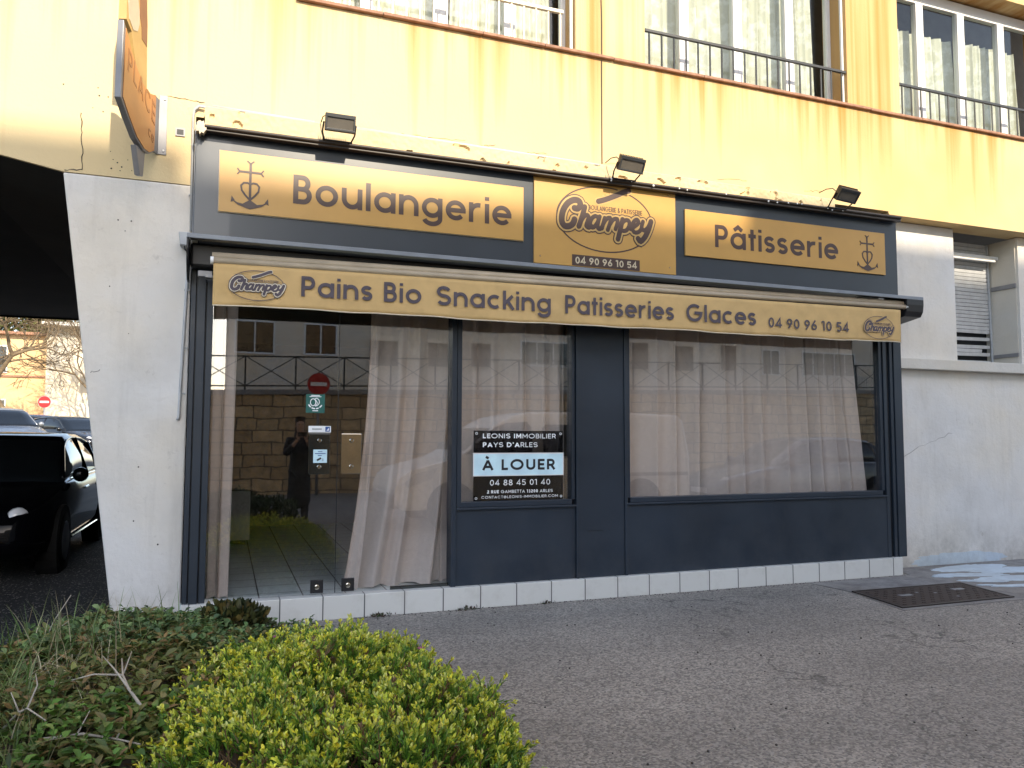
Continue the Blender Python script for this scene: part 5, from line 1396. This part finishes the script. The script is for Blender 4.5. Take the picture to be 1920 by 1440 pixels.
# mixed low cover at the left of the bed
def bed_h(x, y):
    return .04 + .22 * np.exp(-(((x + .55) / .75) ** 2 + ((y + 1.9) / 1.5) ** 2) ** 2) + .035 * np.sin(9 * x + 2) * np.sin(7 * y) + .02 * np.sin(19 * x - 11 * y)
def in_bed(x, y):
    lim = np.interp(y, [-3.9, -2.5, -1.4, -.5, -.25], [-1.2, -1.22, -1.12, -.92, -.68])
    rim = np.interp(y, [-3.9, -2.6, -1.55, -.75, -.3], [.12, .08, .66, .62, .20])
    return (x > lim) & (x < rim) & (y < -.26)
def scatter(n, cond=None):
    X = rng.uniform(-1.25, .7, n * 4); Y = rng.uniform(-3.8, -.25, n * 4)
    k = in_bed(X, Y)
    if cond is not None: k &= cond(X, Y)
    return X[k][:n], Y[k][:n]
def rosette(n, cond, nleaf, L0, L1, wr, pal, lift, name, label, cat, droop=.15, hoff=0.0, flat=.7):
    X, Y = scatter(n, cond); n = len(X)
    c = np.stack([X, Y, bed_h(X, Y) + rng.uniform(-.05, lift, n) + hoff], 1)
    P_, D_, L_, W_, C_ = [], [], [], [], []
    for j in range(nleaf):
        an = rng.uniform(0, 6.28, n); el = rng.uniform(.1, 1.2, n) * (1.3 - flat)
        D_.append(np.stack([np.cos(an) * np.cos(el), np.sin(an) * np.cos(el), np.sin(el) + .15], 1)); P_.append(c + rng.normal(size=(n, 3)) * .012)
        l = rng.uniform(L0, L1, n); L_.append(l); W_.append(l * wr * rng.uniform(.8, 1.2, n)); C_.append(pick(pal, n, .25))
    o = leaves(name, M_leaf, np.concatenate(P_), np.concatenate(D_), np.concatenate(L_), np.concatenate(W_), np.concatenate(C_), up=np.array([0, 0, 1.0]), droop=droop)
    o['label'] = label; o['category'] = cat; struct(o, 'stuff')
    return o
def bed_pt(u, v):
    y = -3.88 + 3.6 * v
    a = float(np.interp(y, [-3.9, -2.5, -1.4, -.5, -.25], [-1.2, -1.22, -1.12, -.92, -.68])); b = float(np.interp(y, [-3.9, -2.6, -1.55, -.75, -.3], [.4, .4, .66, .62, .16]))
    x = a + (b - a) * u
    return (x, y, .052 if min(u, 1 - u, v, 1 - v) < .01 else max(.052, float(bed_h(np.array([x]), np.array([y]))[0]) - .045))
struct(MB().grid(bed_pt, 36, 50).build('soil', M_soil, smooth=True, fix=False))
cut1 = lambda x, y: (np.sin(3.1 * x + 1) * np.cos(2.3 * y) + .3 * (y + 2) > -.25)
rosette(2600, None, 6, .03, .075, .36, [(.12, .15, .04), (.16, .17, .055), (.22, .19, .07), (.08, .12, .035), (.26, .17, .07), (.18, .20, .06)], .08, 'ground_cover', 'mixed olive and brown low ground cover in the left of the bed', 'ground cover')
rosette(1500, lambda x, y: y > -1.75, 6, .024, .05, .58, [(.10, .18, .06), (.14, .23, .08), (.085, .15, .065), (.19, .27, .11)], .11, 'weed_cover', 'soft green leafy weeds along the back of the bed by the pylon', 'weeds')
rosette(600, lambda x, y: (y < -2.5) & (x > -.75), 5, .025, .05, .75, [(.09, .19, .035), (.12, .24, .045), (.16, .22, .06)], .10, 'clover_cover', 'fresh green rounded weeds at the front of the bed', 'weeds')
# grass blades and dry straws
def blades(name, label, pts, pal, kind, L0, L1, w):
    mb = MB(); cols = []
    for (x, y) in pts:
        z = float(bed_h(np.array([x]), np.array([y]))[0]); az = rng.uniform(0, 6.28); l = rng.uniform(L0, L1); b = rng.uniform(.3, 1.3)
        k = len(mb.v); c = pick(pal, 1, .2)[0]
        for i in range(6):
            t_ = i / 5
            rr_ = l * (math.sin(b * t_) / b if b > .01 else t_); r2 = l * t_ * (1 - .35 * b * t_)
            cx, cy, cz = x + math.cos(az) * l * b * .62 * t_ ** 1.6, y + math.sin(az) * l * b * .62 * t_ ** 1.6, z - .03 + r2 * (1 if b < .9 else 1.1 - .5 * t_)
            ww = w * (1 - t_ * .9)
            mb.v += [(cx - math.sin(az) * ww, cy + math.cos(az) * ww, cz), (cx + math.sin(az) * ww, cy - math.cos(az) * ww, cz)]
            cols += [c, c]
            if i: q = k + 2 * i; mb.f.append((q - 2, q - 1, q + 1, q))
    o = mb.build(name, M_leaf, smooth=True, fix=False)
    at = o.data.color_attributes.new('col', 'FLOAT_COLOR', 'POINT')
    at.data.foreach_set('color', np.concatenate([np.array(cols), np.ones((len(cols), 1))], 1).reshape(-1).astype(np.float32))
    o['label'] = label; o['category'] = 'grass'; struct(o, 'stuff')
gp = []
for (cx, cy, n_, s_) in [(-.95, -1.3, 70, .09), (-.78, -1.75, 60, .10), (-.95, -2.1, 80, .10), (-.75, -2.5, 60, .10), (-.55, -1.5, 40, .10), (-.8, -2.9, 70, .10), (-.30, -1.2, 25, .12), (-1.08, -1.7, 60, .06)]:
    gp += [(cx + rng.normal() * s_, cy + rng.normal() * s_) for _ in range(n_)]
blades('grass', 'long green grass blades at the left end of the bed', gp, [(.09, .17, .04), (.14, .22, .07), (.19, .23, .09)], 'g', .18, .44, .0045)
gp = [(-.75 + rng.normal() * .22, -2.2 + rng.normal() * .5) for _ in range(200)]
blades('dry_grass', 'dry straw coloured grass blades among the weeds', gp, [(.40, .35, .22), (.50, .45, .30), (.28, .22, .13)], 'd', .18, .46, .0036)
# dark leathery shrub
DS = thing('dark_shrub', 'small dark shrub with glossy upright leaves in front of the shop door', 'shrub', (0, 0, 0))
n_ = 560
th = rng.uniform(0, 6.28, n_); ph = np.arccos(rng.uniform(.0, 1, n_)); rd = rng.uniform(.35, 1, n_) ** .5
dirs = np.stack([np.sin(ph) * np.cos(th), np.sin(ph) * np.sin(th), np.cos(ph)], 1)
pos = np.array([.07, -.60, .13]) + dirs * rd[:, None] * np.array([.25, .18, .145])
leaves('foliage', M_leaf, pos, dirs + np.array([0, 0, .8]) + rng.normal(size=(n_, 3)) * .35, rng.uniform(.04, .075, n_), rng.uniform(.024, .042, n_), pick([(.035, .045, .014), (.06, .065, .02), (.13, .10, .03), (.022, .032, .012), (.09, .09, .03)], n_, .2), fold=.3, parent=DS)
mb = MB()
for i in range(12):
    a_ = i * .52; mb.tube([(.07, -.60, .02), (.07 + .08 * math.cos(a_), -.60 + .06 * math.sin(a_), .12), (.07 + .15 * math.cos(a_), -.60 + .12 * math.sin(a_), .20)], [.006, .005, .003], 5)
mb.build('stem', M_bark, DS)
HG = thing('hedge', 'low dark green hedge at the near end of the bed, mirrored in the door glass', 'hedge', (0, 0, 0))
n_ = 5200
hp = np.stack([rng.uniform(-1.3, 1.0, n_), rng.uniform(-5.5, -4.95, n_), .06 + .60 * rng.random(n_) ** .7], 1)
hp[:, 2] *= np.interp(hp[:, 0], [-1.3, 0, 1.0], [1.05, 1.05, .82])
hp[:, 2] *= .92 + .10 * np.sin(hp[:, 0] * 7) * np.sin(hp[:, 0] * 3 + 1)
leaves('foliage', M_leaf, hp, rng.normal(size=(n_, 3)) + np.array([0, 0, .7]), rng.uniform(.05, .09, n_), rng.uniform(.02, .035, n_), pick([(.03, .055, .018), (.045, .075, .022), (.02, .04, .014)], n_), parent=HG)
mb = MB()
for i in range(24): mb.tube([(-1.25 + .095 * i, -5.2 + .1 * math.sin(i * 2.3), 0), (-1.25 + .095 * i + .05 * math.sin(i), -5.2, .3), (-1.25 + .095 * i, -5.2, .48)], [.012, .008, .004], 5)
mb.build('stem', M_bark, HG)
# dead twigs
M_twig = M('bleached_wood', (.40, .36, .30), .8)
def twig(label, segs):
    mb = MB()
    for pts, r_ in segs: mb.tube(pts, [r_ * (1 - .6 * i / (len(pts) - 1)) for i in range(len(pts))], 6)
    tag(mb.build('dead_twig', M_twig, smooth=True), label, 'twig', 'dead twigs')
twig('forked bleached dead twig lying on the weeds in the left foreground', [([(-.28, -2.72, .30), (-.36, -2.55, .35), (-.40, -2.38, .36), (-.42, -2.25, .40)], .008), ([(-.40, -2.38, .36), (-.52, -2.36, .37), (-.62, -2.40, .36)], .006), ([(-.36, -2.55, .35), (-.43, -2.42, .40), (-.50, -2.25, .42)], .005), ([(-.40, -2.36, .36), (-.38, -2.25, .43)], .004)])
twig('straight bleached dead twig below the forked one', [([(-.62, -2.86, .28), (-.48, -2.88, .29), (-.36, -2.92, .27), (-.27, -2.98, .26)], .007), ([(-.36, -2.92, .27), (-.33, -2.85, .32)], .004), ([(-.50, -2.88, .29), (-.47, -2.80, .35)], .004)])
twig('pale curling dead twig at the left edge of the bed', [([(-.80, -2.62, .26), (-.74, -2.66, .33), (-.70, -2.72, .36), (-.62, -2.80, .33)], .006), ([(-.74, -2.66, .33), (-.78, -2.62, .40)], .004), ([(-.70, -2.72, .36), (-.68, -2.66, .43), (-.70, -2.60, .46)], .004)])
twig('thin upright dry twig at the left back edge of the bed', [([(-.95, -1.15, .12), (-.94, -1.15, .24), (-.90, -1.12, .36), (-.82, -1.10, .50)], .005), ([(-.94, -1.15, .24), (-.86, -1.16, .33), (-.82, -1.15, .36)], .004), ([(-.94, -1.14, .26), (-.97, -1.13, .34)], .003)])
# small weeds at the foot of the step
for i, (wx, lab) in enumerate([(1.94, 'tiny weed tuft growing at the foot of the tiled step'), (2.66, 'smallest weed growing at the step, right of the bigger tuft'), (1.2, 'weed tuft at the foot of the step beside the shrub mound')]):
    n_ = 60 if i != 1 else 24
    o = leaves('weed', M_leaf, np.array([wx, -.075, .006]) + rng.normal(size=(n_, 3)) * np.array([.05, .012, .003]), rng.normal(size=(n_, 3)) + np.array([0, -.3, 1.0]), rng.uniform(.015, .04, n_), rng.uniform(.006, .012, n_), pick([(.05, .08, .03), (.08, .07, .04), (.10, .06, .05)], n_))
    tag(o, lab, 'weed', 'weeds along the step')
# loose grit and dead leaves on the pavement
mb = MB()
for i in range(420):
    x_, y_ = rng.uniform(.9, 6.7), rng.uniform(-3.8, -.1); r_ = rng.uniform(.003, .008)
    if i % 3: y_ = -.062 - abs(rng.normal()) * .022; r_ *= .8
    mb.lathe([(r_ * .7, 0), (r_, r_ * .5), (r_ * .5, r_)], (x_, y_, .0), (0, 0, 1), 6)
gr = mb.build('grit', M_dark); gr['label'] = 'scattered grit and crumbs on the pavement'; gr['category'] = 'grit'; struct(gr, 'stuff')

# ------------------------------------------------------------------ the photographer, mirrored in the door
def skin(name, nodes, edges, mat, parent, sub=2):
    me = bpy.data.meshes.new(name)
    me.from_pydata([n[0] for n in nodes], edges, [])
    o = bpy.data.objects.new(name, me); COL.objects.link(o); o.parent = parent
    md = o.modifiers.new('skin', 'SKIN'); md.use_smooth_shade = True
    for i, n in enumerate(nodes):
        r_ = n[1] if isinstance(n[1], tuple) else (n[1], n[1])
        me.skin_vertices[0].data[i].radius = r_
    me.skin_vertices[0].data[0].use_root = True
    q = o.modifiers.new('sub', 'SUBSURF'); q.levels = sub; q.render_levels = sub
    me.materials.append(mat)
    return o
PN = thing('person', 'person in a long dark coat holding a phone up, mirrored in the glass door', 'person', (1.22, -7.4, 0), 0)
M_skin = M('skin', (.50, .31, .22), .55, var=.05); M_coat = M('dark_coat', (.014, .014, .017), .8); M_hair = M('dark_hair', (.03, .018, .012), .6)
# faces +Y (the shop)
nodes = [((0, 0, .95), (.15, .11)), ((0, 0, 1.15), (.135, .10)), ((0, .0, 1.33), (.17, .11)), ((0, 0, 1.42), (.07, .06)), ((0, .01, 1.49), (.052, .052)), ((0, .03, 1.56), (.072, .085)), ((0, .03, 1.64), (.077, .095)), ((0, .02, 1.70), (.06, .075)),
         ((.18, 0, 1.36), .055), ((.24, .06, 1.12), .045), ((.12, .28, 1.30), .036), ((.07, .34, 1.38), .028),
         ((-.18, 0, 1.36), .055), ((-.24, .06, 1.12), .045), ((-.12, .28, 1.30), .036), ((-.07, .34, 1.38), .028),
         ((.09, 0, .88), .095), ((.10, .02, .48), .065), ((.10, -.01, .09), .042), ((.11, .14, .035), (.042, .03)),
         ((-.09, 0, .88), .095), ((-.10, .02, .48), .065), ((-.10, -.01, .09), .042), ((-.11, .14, .035), (.042, .03))]
edges = [(0, 1), (1, 2), (2, 3), (3, 4), (4, 5), (5, 6), (6, 7), (2, 8), (8, 9), (9, 10), (10, 11), (2, 12), (12, 13), (13, 14), (14, 15), (0, 16), (16, 17), (17, 18), (18, 19), (0, 20), (20, 21), (21, 22), (22, 23)]
skin('body', nodes, edges, M_skin, PN)
cn = [((0, -.005, .70), (.20, .15)), ((0, 0, .95), (.185, .14)), ((0, 0, 1.15), (.17, .13)), ((0, 0, 1.33), (.195, .135)), ((0, 0, 1.42), (.085, .08)), ((0, -.005, .18), (.23, .18)), ((.18, 0, 1.36), .078), ((.24, .06, 1.12), .066), ((.125, .27, 1.295), .054), ((-.18, 0, 1.36), .078), ((-.24, .06, 1.12), .066), ((-.125, .27, 1.295), .054)]
skin('trousers', [((0, 0, .86), (.15, .11)), ((.09, 0, .80), .105), ((.10, .02, .48), .085), ((.10, -.01, .08), .07), ((.11, .15, .045), (.058, .042)), ((-.09, 0, .80), .105), ((-.10, .02, .48), .085), ((-.10, -.01, .08), .07), ((-.11, .15, .045), (.058, .042))], [(0, 1), (1, 2), (2, 3), (3, 4), (0, 5), (5, 6), (6, 7), (7, 8)], M_coat, PN)
skin('coat', cn, [(0, 1), (1, 2), (2, 3), (3, 4), (0, 5), (3, 6), (6, 7), (7, 8), (3, 9), (9, 10), (10, 11)], M_coat, PN)
hn = [((0, -.025, 1.68), (.092, .092)), ((0, -.03, 1.745), (.062, .066)), ((.0, -.06, 1.58), (.10, .06)), ((.06, -.03, 1.42), (.05, .05)), ((-.06, -.03, 1.42), (.05, .05)), ((.08, .0, 1.28), .035), ((-.08, 0, 1.28), .035)]
skin('hair', hn, [(0, 1), (0, 2), (2, 3), (2, 4), (3, 5), (4, 6)], M_hair, PN)
mb = MB()
for s in (-1, 1):
    mb.lathe([(.002, -.012), (.012, 0), (.002, .012)], (s * .032, .115, 1.635), (0, 1, 0), 10)
mb.build('eye', M_black, PN, smooth=True)
mb = MB().lathe([(.004, .0), (.016, .012), (.008, .035)], (0, .115, 1.59), (0, .6, .8), 8).tube([(-.025, .108, 1.545), (0, .116, 1.543), (.025, .108, 1.545)], .005, 6)
mb.build('nose_and_mouth', M_skin, PN, smooth=True)
mb = MB()
for s in (-1, 1):
    mb.lathe([(.004, -.012), (.024, 0), (.004, .012)], (s * .082, .03, 1.61), (1, 0, 0), 10)
mb.build('ear', M_skin, PN, smooth=True)
for s in (-1, 1):
    hn_ = [((s * .07, .34, 1.38), (.026, .02)), ((s * .062, .365, 1.43), (.032, .015))]
    ed = [(0, 1)]
    for j, (dx, l) in enumerate([(-.021, .062), (-.007, .072), (.007, .068), (.021, .052)]):
        b = len(hn_); x_ = s * .062 + dx
        hn_ += [((x_, .37, 1.465), .0092), ((x_ - s * .012, .385, 1.465 + l * .5), .0085), ((x_ - s * .032, .392, 1.465 + l * .7), .0075)]
        ed += [(1, b), (b, b + 1), (b + 1, b + 2)]
    b = len(hn_); hn_ += [((s * .045, .375, 1.42), .011), ((s * .025, .385, 1.435), .0095)]; ed += [(0, b), (b, b + 1)]
    skin('hand', hn_, ed, M_skin, PN, 1)
PH = MB().box(-.078, .078, .393, .402, 1.432, 1.508).build('phone', M_black, None, bevel=.005)
PH.location = (1.22, -7.4, 0)
tag(PH, 'black phone held up in both hands by the mirrored person', 'phone')
